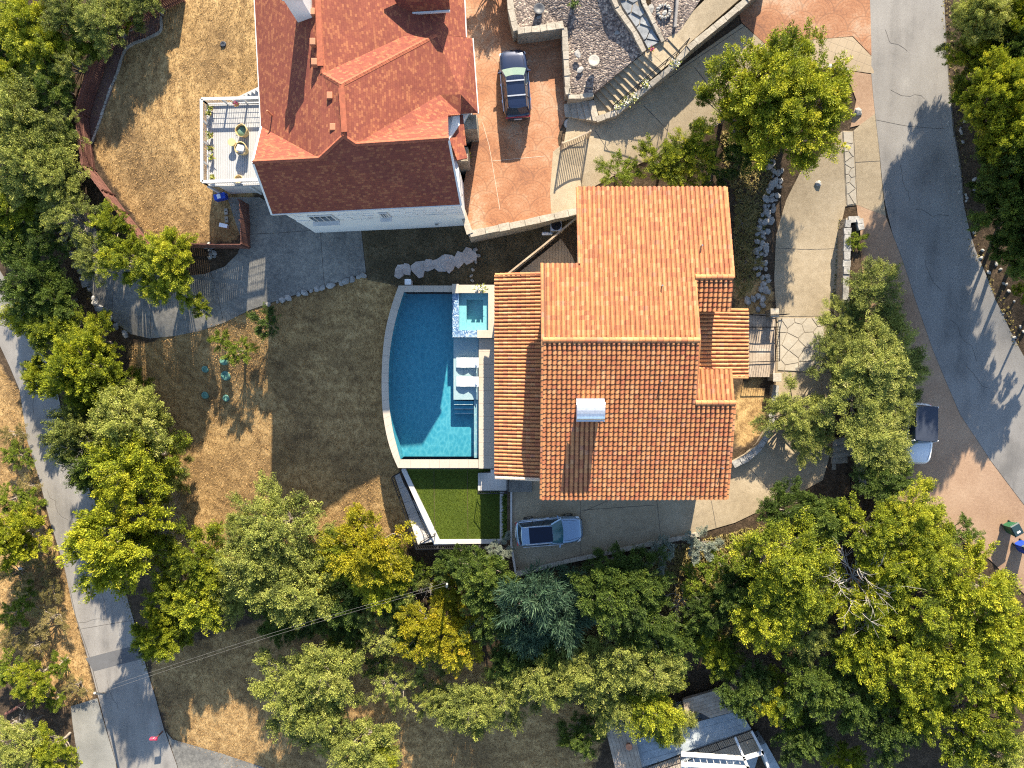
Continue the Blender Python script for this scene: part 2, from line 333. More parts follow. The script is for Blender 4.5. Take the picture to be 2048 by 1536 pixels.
def water_mat(name, tint, bright, scale):
    """clear water: what it lets through is tinted, with a bright web in that tint imitating caustic light"""
    m, nt, n, l, b = new_mat(name); n.remove(b)
    out = n['Material Output']; co = coords(n, 'Position')
    mp = n.new('ShaderNodeMapping'); mp.inputs['Scale'].default_value = (1, .62, 1); mp.inputs['Rotation'].default_value = (0, 0, .55); l.new(co, mp.inputs[0])
    wob = noise(n, l, .9, 3, .5, mp.outputs[0]); wv = mixc(n, l, .16, mp.outputs[0], wob.outputs['Color'], 'LINEAR_LIGHT')
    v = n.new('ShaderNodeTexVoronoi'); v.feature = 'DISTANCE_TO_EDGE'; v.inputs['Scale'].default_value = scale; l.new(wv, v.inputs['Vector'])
    r = ramp(n, [(.0, bright), (.07, tuple(.5 * (a + c) for a, c in zip(bright, tint))), (.30, tint)]); l.new(v.outputs['Distance'], r.inputs[0])  # caustic light lines painted into the see-through colour
    tr = n.new('ShaderNodeBsdfTransparent'); l.new(r.outputs[0], tr.inputs[0])
    gl = n.new('ShaderNodeBsdfGlossy'); gl.inputs['Roughness'].default_value = .06
    bu = n.new('ShaderNodeBump'); bu.inputs['Strength'].default_value = .25; bu.inputs['Distance'].default_value = .05
    l.new(v.outputs['Distance'], bu.inputs['Height'])
    l.new(bu.outputs[0], gl.inputs['Normal'])
    mx = n.new('ShaderNodeMixShader'); mx.inputs[0].default_value = .035; l.new(tr.outputs[0], mx.inputs[1]); l.new(gl.outputs[0], mx.inputs[2])
    l.new(mx.outputs[0], out.inputs['Surface'])
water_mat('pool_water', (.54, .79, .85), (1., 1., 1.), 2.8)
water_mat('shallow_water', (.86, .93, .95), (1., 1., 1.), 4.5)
mottled('turf', [(.35, (.036, .058, .003)), (.5, (.055, .082, .004)), (.65, (.082, .108, .006))], .35, 22, .8, .6, .03)
# plants
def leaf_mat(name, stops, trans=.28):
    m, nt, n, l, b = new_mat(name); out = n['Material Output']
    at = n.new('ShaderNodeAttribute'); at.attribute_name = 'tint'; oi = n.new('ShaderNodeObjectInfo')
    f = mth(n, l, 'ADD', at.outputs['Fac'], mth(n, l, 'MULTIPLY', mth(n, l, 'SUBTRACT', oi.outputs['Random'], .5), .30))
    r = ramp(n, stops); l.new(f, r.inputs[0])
    l.new(r.outputs[0], b.inputs['Base Color']); b.inputs['Roughness'].default_value = .6; b.inputs['Specular IOR Level'].default_value = .25
    t = n.new('ShaderNodeBsdfTranslucent'); l.new(r.outputs[0], t.inputs[0])
    mx = n.new('ShaderNodeMixShader'); mx.inputs[0].default_value = trans
    l.new(b.outputs[0], mx.inputs[1]); l.new(t.outputs[0], mx.inputs[2]); l.new(mx.outputs[0], out.inputs['Surface'])
leaf_mat('leaf_cedar', [(.0, (.040, .062, .008)), (.3, (.14, .18, .014)), (.6, (.31, .335, .020)), (.85, (.45, .44, .03)), (1., (.56, .50, .045))])
leaf_mat('leaf_oak', [(.0, (.058, .072, .022)), (.3, (.155, .185, .038)), (.6, (.30, .325, .062)), (.85, (.42, .42, .10)), (1., (.52, .49, .17))])
leaf_mat('leaf_dark', [(.0, (.026, .046, .010)), (.5, (.080, .125, .020)), (1., (.18, .225, .032))])
leaf_mat('leaf_yellow', [(.0, (.12, .13, .008)), (.4, (.29, .27, .014)), (.75, (.42, .36, .018)), (1., (.50, .33, .035))])
leaf_mat('leaf_lime', [(.0, (.06, .09, .010)), (.5, (.15, .20, .015)), (1., (.26, .29, .03))])
leaf_mat('leaf_silver', [(.0, (.10, .12, .09)), (.5, (.22, .25, .19)), (1., (.36, .39, .31))])
leaf_mat('leaf_bamboo', [(.0, (.025, .055, .030)), (.5, (.065, .12, .065)), (1., (.15, .21, .11))])
leaf_mat('leaf_brush', [(.0, (.10, .085, .028)), (.5, (.23, .19, .06)), (1., (.40, .31, .13))])
leaf_mat('straw', [(.0, (.17, .10, .040)), (.5, (.37, .23, .088)), (1., (.56, .37, .165))], .15)
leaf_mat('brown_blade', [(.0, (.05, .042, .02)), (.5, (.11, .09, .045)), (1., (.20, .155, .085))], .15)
leaf_mat('turf_blade', [(.0, (.034, .058, .003)), (.5, (.070, .10, .004)), (1., (.13, .155, .010))], .2)
leaf_mat('petal', [(.0, (.75, .72, .68)), (1., (.8, .78, .75))], .1)
mottled('bark', [(.3, (.11, .09, .07)), (.5, (.23, .195, .16)), (.7, (.38, .33, .28))], 2, 14, .95, .6, .03, kind='Object')
mottled('dead_wood', [(.3, (.22, .195, .17)), (.7, (.42, .385, .35))], 2, 14, .95, .4, .02, kind='Object')
# things
plain('paint_navy', (.006, .012, .038), .22, .35, .6, 1., .04)
plain('paint_silver', (.20, .29, .40), .25, .55, .6, 1., .03)
plain('paint_white', (.72, .73, .74), .3, 0, .6, .8, .03)
plain('rubber', (.02, .02, .021), .8); plain('black_plastic', (.025, .026, .028), .5); plain('soft_top', (.022, .03, .05), .7)
plain('chrome', (.75, .76, .78), .15, 1.); plain('alloy', (.5, .51, .52), .3, .9)
plain('tail_red', (.45, .01, .012), .25, 0, .6, .6); plain('lamp_clear', (.72, .75, .78), .15, 0, .7, .6)
plain('green_plastic', (.012, .09, .04), .45); plain('blue_plastic', (.01, .06, .42), .4); plain('bin_lid_dark', (.015, .035, .04), .45)
plain('septic_green', (.085, .20, .155), .6, var=.2, scale=3); plain('red_paint', (.45, .03, .07), .45)
plain('wicker', (.52, .37, .17), .8, var=.3, scale=30); plain('cushion_green', (.12, .22, .16), .9); plain('cushion_white', (.80, .79, .77), .9)
plain('resin_white', (.62, .62, .62), .45, var=.03); plain('pot_dark', (.03, .035, .045), .5); plain('pot_stone', (.36, .33, .28), .8, var=.25)
plain('terracotta_pot', (.5, .2, .1), .8); plain('purple_flower', (.30, .02, .10), .8); plain('white_plastic', (.78, .78, .80), .5)
plain('cable', (.16, .155, .15), .6)

# ------------------------------------------------------------------ mesh and object helpers
def mesh_np(name, V, F, attrs=None, smooth=False):
    V = np.asarray(V, np.float32); F = np.asarray(F, np.int32); k = F.shape[1]
    me = bpy.data.meshes.new(name)
    me.vertices.add(len(V)); me.vertices.foreach_set('co', V.ravel())
    me.loops.add(F.size); me.loops.foreach_set('vertex_index', F.ravel())
    me.polygons.add(len(F)); me.polygons.foreach_set('loop_start', np.arange(0, F.size, k, dtype=np.int32))
    me.update(calc_edges=True)
    me.polygons.foreach_set('use_smooth', np.full(len(F), bool(smooth)))
    for a, arr in (attrs or {}).items():
        at = me.attributes.new(a, 'FLOAT', 'POINT'); at.data.foreach_set('value', np.asarray(arr, np.float32))
    return me
def tag(o, label=None, cat=None, group=None, kind=None):
    if label: o['label'] = label
    if cat: o['category'] = cat
    if group: o['group'] = group
    if kind: o['kind'] = kind
    return o
def thing(name, label, cat, loc=(0, 0, 0), rz=0., group=None):
    o = bpy.data.objects.new(name, None); C.objects.link(o); o.empty_display_size = .3
    o.location = loc; o.rotation_euler = (0, 0, rz)
    return tag(o, label, cat, group)
def link(name, me, mat=None, parent=None, loc=(0, 0, 0), rot=(0, 0, 0), scale=(1, 1, 1), kind=None):
    if mat is not None and not me.materials: me.materials.append(M[mat])
    o = bpy.data.objects.new(name, me); C.objects.link(o); o.parent = parent
    o.location = loc; o.rotation_euler = rot; o.scale = scale
    if kind: o['kind'] = kind
    return o
class MB:
    def __init__(s): s.v = []; s.f = []
    def add(s, vs, fs):
        b = len(s.v); s.v += [tuple(p) for p in vs]; s.f += [tuple(i + b for i in f) for f in fs]; return s
    def box(s, lo, hi, rz=0., piv=None):
        x0, y0, z0 = lo; x1, y1, z1 = hi
        vs = [(x0,y0,z0),(x1,y0,z0),(x1,y1,z0),(x0,y1,z0),(x0,y0,z1),(x1,y0,z1),(x1,y1,z1),(x0,y1,z1)]
        if rz:
            cx, cy = piv or ((x0+x1)/2, (y0+y1)/2); c, q = math.cos(rz), math.sin(rz)
            vs = [(cx+(x-cx)*c-(y-cy)*q, cy+(x-cx)*q+(y-cy)*c, z) for x, y, z in vs]
        return s.add(vs, [(3,2,1,0),(4,5,6,7),(0,1,5,4),(1,2,6,5),(2,3,7,6),(3,0,4,7)])
    def bar(s, a, b, w, h=None, up=(0, 0, 1)):
        a, b = Vector(a), Vector(b); d = (b - a)
        if d.length < 1e-6: return s
        d.normalize(); u = Vector(up)
        if abs(d.dot(u)) > .98: u = Vector((0, 1, 0))
        r = d.cross(u).normalized(); u = r.cross(d).normalized(); h = h or w; r *= w / 2; u *= h / 2
        vs = [p + e for p in (a, b) for e in (-r-u, r-u, r+u, -r+u)]
        return s.add(vs, [(0,3,2,1),(4,5,6,7),(0,1,5,4),(1,2,6,5),(2,3,7,6),(3,0,4,7)])
    def tube(s, pts, rad, n=6, cap=True):
        pts = [Vector(p) for p in pts]; rad = rad if hasattr(rad, '__len__') else [rad] * len(pts)
        rings = []; r = None
        for i, p in enumerate(pts):
            d = (pts[min(i+1, len(pts)-1)] - pts[max(i-1, 0)]).normalized()
            if r is None:
                r = d.cross(Vector((0, 0, 1)) if abs(d.z) < .9 else Vector((1, 0, 0))).normalized()
            else: r = (r - d * r.dot(d)).normalized()
            u = d.cross(r); rings.append([p + (r * math.cos(t) + u * math.sin(t)) * rad[i] for t in (2*math.pi*k/n for k in range(n))])
        vs = [v for q in rings for v in q]
        fs = [(i*n+k, i*n+(k+1) % n, (i+1)*n+(k+1) % n, (i+1)*n+k) for i in range(len(pts)-1) for k in range(n)]
        if cap: fs += [tuple(range(n-1, -1, -1)), tuple((len(pts)-1)*n+k for k in range(n))]
        return s.add(vs, fs)
    def lathe(s, prof, n=20, at=(0, 0, 0), arc=None):
        vs = []; ax, ay, az_ = at
        for r, z in prof:
            vs += [(ax + r*math.cos(2*math.pi*k/n), ay + r*math.sin(2*math.pi*k/n), az_ + z) for k in range(n)]
        fs = [(i*n+k, i*n+(k+1) % n, (i+1)*n+(k+1) % n, (i+1)*n+k) for i in range(len(prof)-1) for k in range(n)]
        return s.add(vs, fs)
    def prism(s, top, zb, bottom=False):
        """top: list of xyz (anticlockwise seen from above); walls go down to zb"""
        n = len(top); bot = [(x, y, zb) for x, y, z in top]
        area = sum(top[i][0]*top[(i+1) % n][1] - top[(i+1) % n][0]*top[i][1] for i in range(n))
        if area < 0: top = list(top)[::-1]; bot = bot[::-1]
        tri = fill2d([(p[0], p[1]) for p in top])
        s.add(list(top) + bot, [tuple(t) for t in tri] + [(i, i+n, (i+1) % n + n, (i+1) % n) for i in range(n)])
        return s
    def mesh(s, name, smooth=False, bevel=0):
        me = bpy.data.meshes.new(name); me.from_pydata([tuple(v) for v in s.v], [], s.f); me.update()
        if smooth: me.polygons.foreach_set('use_smooth', [True] * len(me.polygons))
        return me
    def build(s, name, mat, parent=None, label=None, cat=None, group=None, kind=None, smooth=False, world=True, bevel=0.):
        """vertices are world coordinates (world=True) or the parent's own coordinates"""
        a = np.array(s.v, float); c = (a.min(0) + a.max(0)) / 2; c[2] = a[:, 2].min()
        s.v = [tuple(p) for p in (a - c)]
        me = s.mesh(name, smooth); loc = Vector(c)
        if world and parent is not None:
            p = parent; off = Vector((0, 0, 0))
            while p is not None: off += Vector(p.location); p = p.parent
            loc = loc - off
        o = link(name, me, mat, parent, loc)
        if bevel:
            md = o.modifiers.new('bevel', 'BEVEL'); md.width = bevel; md.segments = 2; md.limit_method = 'ANGLE'
        return tag(o, label, cat, group, kind)
def fill2d(poly):
    r = delaunay_2d_cdt([Vector(p) for p in poly], [], [list(range(len(poly)))], 1, 1e-6)
    # vertices keep their input order when none are merged
    orig = r[3]; idx = [o[0] if o else 0 for o in orig]
    return [[idx[i] for i in f] for f in r[2]]
def inpoly(P, poly):
    P = np.atleast_2d(P); poly = np.asarray(poly, float); x, y = P[:, 0], P[:, 1]; ins = np.zeros(len(P), bool); j = len(poly) - 1
    for i in range(len(poly)):
        xi, yi = poly[i]; xj, yj = poly[j]
        with np.errstate(divide='ignore', invalid='ignore'):
            ins ^= ((yi > y) != (yj > y)) & (x < (xj - xi) * (y - yi) / (yj - yi) + xi)
        j = i
    return ins
def smooth_px(pts, closed=False, k=4):
    """Catmull-Rom through photo points"""
    n = len(pts); out = []
    rng = range(n if closed else n - 1)
    for i in rng:
        p0, p1, p2, p3 = (np.array(pts[j % n] if closed else pts[min(max(j, 0), n-1)], float) for j in (i-1, i, i+1, i+2))
        for t in np.arange(k) / k:
            out.append(tuple(.5*((2*p1) + (-p0+p2)*t + (2*p0-5*p1+4*p2-p3)*t*t + (-p0+3*p1-3*p2+p3)*t**3)))
    if not closed: out.append(tuple(pts[-1]))
    return out
def gpoly(px, z=None): return [tuple(G(a, b).xy) if z is None else W(a, b, z) for a, b in px]
def sheet(name, px, mat, dz=.03, cell=.6, parent=None, world=None, kind='structure', zfun=None):
    """a paved area: a sheet laid over the ground"""
    poly = world or gpoly(px); a = np.array(poly)
    n = len(poly); pts = list(poly)
    # the outline in short steps, then inside points
    dense = []
    for i in range(n):
        p, q = np.array(poly[i]), np.array(poly[(i+1) % n]); k = max(1, int(np.linalg.norm(q-p) / cell))
        dense += [tuple(p + (q-p)*t/k) for t in range(k)]
    gx, gy = np.meshgrid(np.arange(a[:, 0].min(), a[:, 0].max(), cell), np.arange(a[:, 1].min(), a[:, 1].max(), cell))
    g = np.stack([gx.ravel(), gy.ravel()], 1) + .013; g = g[inpoly(g, poly)]
    dv = [Vector(p) for p in dense] + [Vector(p) for p in g]
    r = delaunay_2d_cdt(dv, [], [list(range(len(dense)))], 1, 1e-5)
    P = np.array([v[:] for v in r[0]]); z = (terrain(P) if zfun is None else zfun(P)) + dz
    me = bpy.data.meshes.new(name); me.from_pydata([tuple(p) for p in np.column_stack([P, z])], [], [list(f) for f in r[2] if len(f) > 2]); me.update()
    if me.polygons and me.polygons[0].normal.z < 0: me.flip_normals()
    me.polygons.foreach_set('use_smooth', [True] * len(me.polygons))
    o = link(name, me, mat, parent)
    if kind and parent is None: o['kind'] = kind
    return o
def ribbon(name, px, w, mat, dz, parent, z=None):
    """a thin strip (a joint, a crack) over the ground along photo points"""
    P = [G(a, b) if z is None else W3(a, b, z) for a, b in px]; pts = []
    for a, b in zip(P[:-1], P[1:]):
        k = max(1, int((b-a).length / .6)); pts += [a.lerp(b, t/k) for t in range(k)]
    pts.append(P[-1]); mb = MB(); vs = []
    for i, p in enumerate(pts):
        d = (pts[min(i+1, len(pts)-1)] - pts[max(i-1, 0)]); d.z = 0; d.normalize(); r = Vector((-d.y, d.x, 0)) * w / 2
        for q in (p + r, p - r):
            vs.append((q.x, q.y, (tz(q.x, q.y) if z is None else z) + dz))
    mb.add(vs, [(2*i, 2*i+1, 2*i+3, 2*i+2) for i in range(len(pts)-1)])
    return mb.build(name, mat, parent)
# ------------------------------------------------------------------ the ground
POOL_OUT_W = smooth_px([(797,571),(782,615),(771,660),(765,710),(763,765),(765,820),(773,870),(784,908),(796,936)], k=3)
POOL_IN_W = smooth_px([(808,584),(796,622),(786,664),(779,712),(777,765),(779,815),(786,862),(795,898),(801,919)], k=3)
GRASS = [[(250,690),(330,680),(500,622),(640,580),(735,552),(800,565),(770,700),(765,850),(800,940),(830,1090),(760,1130),(650,1150),(350,1110),(330,1010),(290,880)],
         [(300,1310),(480,1255),(700,1190),(900,1300),(1220,1440),(1180,1560),(520,1560),(340,1475),(310,1390)],
         [(-40,690),(40,780),(80,1000),(130,1150),(190,1390),(140,1420),(-40,1300)],
         [(345,-20),(225,60),(205,120),(185,230),(195,320),(300,480),(478,480),(505,380),(530,-20)],
         [(1460,560),(1540,560),(1530,760),(1500,780)], [(1470,770),(1540,780),(1520,870),(1470,900)]]
GRASSW = [np.array(gpoly(p)) for p in GRASS]
def build_ground():
    xs = np.concatenate([[-260, -150, -100, -75, -60, -52], np.arange(-48, 46.01, .5), [50, 58, 75, 100, 150, 260]])
    ys = np.concatenate([[-260, -150, -100, -70, -50, -40], np.arange(-36, 32.01, .5), [36, 44, 60, 100, 150, 260]])
    X, Y = np.meshgrid(xs, ys); P = np.stack([X.ravel(), Y.ravel()], 1); z = terrain(P)
    carve = np.array([W(a, b) for a, b in POOL_OUT_W + [(800,936),(1000,936),(1000,575)]]); cc = carve.mean(0)
    z[inpoly(P, cc + (carve - cc) * .93)] = -3.0
    tcv = np.array([W(a, b, -.9) for a, b in [(822,930),(1012,930),(1012,1076),(874,1078)]])
    m = inpoly(P, tcv); z[m] = np.minimum(z[m], -1.8)
    g = np.zeros(len(P))
    for q in GRASSW: g[inpoly(P, q)] = 1
    k = len(xs); g2 = g.reshape(len(ys), k)
    for _ in range(2): g2 = (g2 + np.roll(g2, 1, 0) + np.roll(g2, -1, 0) + np.roll(g2, 1, 1) + np.roll(g2, -1, 1)) / 5
    n = len(ys); i = np.arange((n-1)*(k-1)); r, c = i // (k-1), i % (k-1); a = r*k + c
    me = mesh_np('ground', np.column_stack([P, z]), np.stack([a, a+1, a+k+1, a+k], 1), {'grass': g2.ravel()}, True)
    link('ground', me, 'ground', kind='structure')
build_ground()

# roads and drives
road = sheet('road_upper', [(1736,-60),(1742,150),(1752,250),(1768,400),(1785,470),(1830,600),(1865,700),(1920,830),(1980,920),(2048,1010),(2120,1090),(2140,830),
    (2048,715),(1990,600),(1950,500),(1925,400),(1905,260),(1895,150),(1886,-60)], 'asphalt', .05)
ribbon('road_crack', [(1890,40),(1896,150),(1907,262),(1926,400)], .05, 'joint', .055, road)
ribbon('road_crack', [(1750,240),(1810,252),(1890,258)], .025, 'joint', .055, road)
lroad = sheet('road_lower', [(-60,470),(0,540),(60,650),(110,760),(130,850),(150,920),(195,1010),(225,1100),(242,1152),(268,1240),(292,1331),(312,1396),(328,1456),(375,1600),
    (255,1600),(232,1521),(198,1396),(177,1318),(146,1214),(130,1136),(100,1040),(80,960),(55,880),(40,780),(0,690),(-60,640)], 'asphalt', .05)
sheet('road_patch', [(172,1316),(274,1290),(292,1316),(188,1342)], 'asphalt_patch', .058)
ribbon('road_crack', [(160,1258),(205,1250),(268,1240)], .03, 'joint', .055, lroad)
ribbon('road_crack', [(140,1175),(152,1232),(180,1315),(200,1392)], .05, 'joint', .056, lroad)
rc = random.Random(8)
def cracks(par, starts, n, step):
    for x, y, dx, dy in starts:
        pts = [(x, y)]
        for _ in range(n): pts.append((pts[-1][0] + dx*step + rc.uniform(-7, 7), pts[-1][1] + dy*step + rc.uniform(-7, 7)))
        ribbon('road_crack', pts, .022, 'joint', .056, par)
cracks(road, [(1770,60,.6,.5),(1800,330,.5,.8),(1850,520,.5,.7),(1900,640,.6,.8),(1780,180,.9,.1),(1930,730,.7,.6),(1830,420,.9,.2)], 6, 14)
cracks(lroad, [(60,760,.3,.9),(95,980,.4,.9),(160,1100,.3,.9),(200,1180,.3,.9),(215,1360,.3,.9),(150,1240,.9,-.1)], 6, 14)
cracks(ldrive, [(520,440,.3,.9),(700,470,-.2,.9),(360,580,.7,.7)], 4, 14) if False else None
sheet('gravel_pad', [(142,1412),(195,1396),(232,1524),(240,1600),(165,1600),(146,1450)], 'road_gravel', .035)
sdrive = sheet('driveway_corner', [(332,1462),(345,1478),(443,1506),(560,1545),(560,1600),(375,1600)], 'old_concrete', .04)

# red house: lower concrete drive curving to the lower road
ldrive = sheet('driveway_lower', [(455,395),(520,395),(570,425),(640,455),(722,455),(727,500),(732,545),(690,560),(640,575),(590,590),(540,606),(500,620),(450,645),(400,662),(350,672),
    (300,677),(262,668),(225,640),(190,600),(165,545),(150,490),(120,440),(85,385),(125,372),(165,420),(195,462),(225,497),(262,528),(310,548),(360,553),(410,548),(450,533),(476,507),(484,480)], 'old_concrete', .04)
for px in ([(641,460),(645,520),(649,572)], [(482,470),(560,466),(641,460)], [(422,545),(436,590),(447,642)], [(303,549),(304,600),(302,675)], [(210,485),(192,500),(172,520)], [(232,505),(228,560),(226,640)]):
    ribbon('expansion_joint', px, .035, 'joint', .045, ldrive)
# main house drive
mdrive = sheet('driveway_main', [(1023,955),(1023,1085),(1032,1147),(1140,1118),(1300,1085),(1400,1065),(1470,1045),(1540,1012),(1600,985),(1645,960),(1662,900),(1668,820),(1662,740),
    (1660,690),(1672,620),(1680,560),(1680,500),(1684,440),(1690,413),(1714,410),(1771,432),(1760,330),(1750,225),(1722,248),(1706,262),(1684,262),(1640,312),(1600,345),(1572,400),(1552,470),(1548,560),(1553,640),(1552,760),
    (1540,850),(1500,912),(1462,932),(1400,940),(1300,940),(1100,940)], 'concrete', .04)
for px in ([(1160,960),(1160,1112)], [(1165,1020),(1310,1010)], [(1168,1022),(1235,993)], [(1311,985),(1322,1085)], [(1420,990),(1432,1055)], [(1497,935),(1545,985)], [(1548,496),(1610,499),(1682,497)],
           [(1553,633),(1640,632),(1662,630)], [(1553,742),(1610,745),(1660,745)], [(1684,262),(1692,410)], [(1706,262),(1714,408)], [(1710,325),(1762,322)]):
    ribbon('expansion_joint', px, .03, 'joint', .046, mdrive)
# upper drive, stamped aprons, shoulder
udrive = sheet('driveway_upper', [(1483,48),(1548,105),(1600,130),(1540,185),(1420,255),(1320,310),(1240,345),(1150,395),(1100,400),(1105,305),(1128,285),(1136,236),(1196,241),(1300,178),(1420,92)], 'concrete', .05)
for px in ([(1287,212),(1335,262)], [(1388,135),(1412,165)], [(1190,262),(1215,300)], [(1210,243),(1490,52)]):
    ribbon('expansion_joint', px, .04, 'joint', .056, udrive)
sheet('stamped_apron_orange', [(1500,-60),(1738,-60),(1742,112),(1705,73),(1600,82),(1560,110),(1546,104),(1483,46),(1478,30)], 'stamped_orange', .06)
sheet('stamped_apron_beige', [(1560,110),(1600,82),(1704,74),(1742,113),(1748,148),(1690,140),(1600,135)], 'stamped_beige', .05)
sheet('shoulder', [(1690,141),(1748,150),(1752,226),(1720,250),(1700,255),(1712,200)], 'decomposed_granite', .04)
sheet('gravel_parking', [(1712,405),(1740,412),(1770,430),(1785,470),(1830,600),(1865,700),(1920,830),(1980,920),(2048,1010),(2110,1080),(2110,1250),(2040,1180),(1980,1120),(1900,1060),(1850,1010),
    (1790,1000),(1760,900),(1745,800),(1725,650),(1715,560),(1722,480)], 'decomposed_granite', .035)
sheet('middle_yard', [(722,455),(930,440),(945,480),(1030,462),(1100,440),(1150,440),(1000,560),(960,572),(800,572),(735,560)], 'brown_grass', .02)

def smooth_loop(n, j=.12, rnd=random):
    return [1 + rnd.uniform(-j, j) for _ in range(n)]
def rock_mesh(seed, nv=9):
    r = random.Random(seed); bm = bmesh.new(); bmesh.ops.create_icosphere(bm, subdivisions=1, radius=.5)
    sx, sy = r.uniform(.8, 1.25), r.uniform(.75, 1.0)
    for v in bm.verts:
        k = r.uniform(.78, 1.15); v.co = Vector((v.co.x*k*sx, v.co.y*k*sy, v.co.z*k*.8))
    me = bpy.data.meshes.new('rock'); bm.to_mesh(me); bm.free(); return me
ROCKS = [rock_mesh(i) for i in range(8)]
for m_ in ROCKS: m_.materials.append(M['white_rock'])
def voronoi_cells(poly, pts, shrink=.04):
    """split a world polygon into stones round given points"""
    cells = []
    for i, p in enumerate(pts):
        c = [np.array(q, float) for q in poly]
        for j, q in enumerate(pts):
            if i == j or len(c) < 3: continue
            n = np.array(q) - np.array(p); L = np.linalg.norm(n)
            if L > 5: continue
            n = n / L; d = n @ ((np.array(p) + np.array(q)) / 2) - shrink/2
            out = []
            for a, b in zip(c, c[1:] + c[:1]):
                da, db = n @ a - d, n @ b - d
                if da <= 0: out.append(a)
                if da * db < 0: out.append(a + (b - a) * da / (da - db))
            c = out
        if len(c) >= 3: cells.append(c)
    return cells
def paving(name, px, mat, size, seed, zf=None, dz=.05, thick=.05, bed='mortar', label=None, cat=None):
    """crazy paving: a bed with single stones on it"""
    r = random.Random(seed); poly = gpoly(px); a = np.array(poly)
    bedo = sheet(name, None, bed, dz, .5, world=poly)
    pts = []
    for _ in range(4000):
        p = (r.uniform(a[:, 0].min(), a[:, 0].max()), r.uniform(a[:, 1].min(), a[:, 1].max()))
        if inpoly([p], poly)[0] and all((p[0]-q[0])**2 + (p[1]-q[1])**2 > size*size*.75 for q in pts): pts.append(p)
    for c in voronoi_cells(poly, pts, .05):
        top = [(q[0], q[1], tz(q[0], q[1]) + dz + thick * r.uniform(.35, .6)) for q in c]
        mb = MB().prism(top, min(t[2] for t in top) - .12); mb.build('paving_stone', mat, bedo)
    return bedo
paving('flagstone_crossing', [(1556,637),(1610,636),(1645,636),(1650,742),(1600,742),(1555,740)], 'flagstone', .85, 3)
paving('flagstone_strip', [(1686,264),(1704,264),(1712,407),(1694,410)], 'flagstone', .62, 5)

# ------------------------------------------------------------------ walls and terraces
def stone_run(o, px, zfun, w, sz, mat, seed, h=.14, wob=.05):
    """a row of capping stones along photo points; each stone is a part"""
    r = random.Random(seed); P = [Vector((*W(a, b, z), z)) for a, b, z in zfun(px)]
    for a, b in zip(P[:-1], P[1:]):
        L = (b - a).length; n = max(1, round(L / sz)); d = (b - a) / L; rr = Vector((-d.y, d.x, 0)).normalized()
        cuts = [0] + sorted((k + r.uniform(-.2, .2)) / n for k in range(1, n)) + [1]
        for t0, t1 in zip(cuts[:-1], cuts[1:]):
            p, q = a + (b-a)*t0 + d*.012, a + (b-a)*t1 - d*.012
            w0, w1 = w/2 * r.uniform(1-wob*3, 1+wob*3), w/2 * r.uniform(1-wob*3, 1+wob*3); hh = h + r.uniform(-wob, wob)*.6
            top = [p - rr*w0, q - rr*w1, q + rr*w1, p + rr*w0]
            MB().prism([(t.x, t.y, t.z + hh) for t in top], min(p.z, q.z) - .02).build('stone', mat, o)
def wall_run(name, pts, w, zb, mat, label=None, cat='wall', cap=None, capsize=.55, caph=.12, seed=1, capw=None, group=None):
    """a retaining wall; pts = (px, py, ztop); zb = foot height (number or list)"""
    P = [Vector((*W(a, b, z), z)) for a, b, z in pts]; zbs = zb if hasattr(zb, '__len__') else [zb]*len(P)
    o = thing(name, label, cat, (P[0].x, P[0].y, zbs[0]), group=group)
    L, R = [], []
    for i, p in enumerate(P):
        d1 = (P[min(i+1, len(P)-1)] - P[max(i-1, 0)]); d1.z = 0; d1.normalize(); r = Vector((-d1.y, d1.x, 0)) * w/2
        L.append(p + r); R.append(p - r)
    mb = MB(); n = len(P)
    vs = [tuple(v) for v in L] + [tuple(v) for v in R] + [(v.x, v.y, z) for v, z in zip(L, zbs)] + [(v.x, v.y, z) for v, z in zip(R, zbs)]
    fs = []
    for i in range(n-1):
        fs += [(i, n+i, n+i+1, i+1), (i, i+1, 2*n+i+1, 2*n+i), (n+i+1, n+i, 3*n+i, 3*n+i+1)]
    fs += [(0, 2*n, 3*n, n), (n-1, 2*n-1, 4*n-1, 3*n-1)]
    mb.add(vs, fs).build('wall_core', mat, o)
    if cap: stone_run(o, pts, lambda q: q, capw or w*1.12, capsize, cap, seed, caph)
    return o
def terrace(name, pts, zb, mat, label=None, cat=None, kind='structure'):
    top = [(*W(a, b, z), z) for a, b, z in pts]
    o = MB().prism(top, zb).build(name, mat); tag(o, label, cat, kind=kind); return o

# the red house's raised courtyard
ZC = 1.3
CY = [(925,-60),(1140,-60),(1142,236),(1158,262),(1150,290),(1104,306),(1102,392),(1158,378),(1160,418),(1050,440),(940,466),(921,400),(935,330),(950,250),(945,225)]
cyb = MB().prism([(*W(a, b, ZC-.03), ZC-.03) for a, b in CY], -2.5).build('courtyard', 'stone_wall', kind='structure')
sheet('courtyard_paving', None, 'stamped_orange', ZC, .8, world=[W(a, b, ZC) for a, b in CY[:5] + [(1106,303),(1100,385),(1103,431),(1050,443),(940,466)] + CY[11:]], zfun=lambda P: np.zeros(len(P)))
sheet('courtyard_strip', None, 'concrete', ZC + .004, .8, world=[W(a, b, ZC) for a, b in [(1106,303),(1150,290),(1162,284),(1162,418),(1103,431),(1100,385)]], zfun=lambda P: np.zeros(len(P)))
for px in ([(965,245),(978,290),(985,330),(1000,420)], [(985,322),(1090,312)]):
    ribbon('expansion_joint', px, .03, 'ridge_mortar', .008, cyb, z=ZC)
wall_run('courtyard_wall', [(918,402,1.62),(940,468,1.62),(1050,446,1.62),(1160,421,1.62)], .42, -2.6, 'stone_wall', 'pale capped retaining wall holding up the orange courtyard', cap='limestone', capsize=1.1, caph=.08, seed=4)

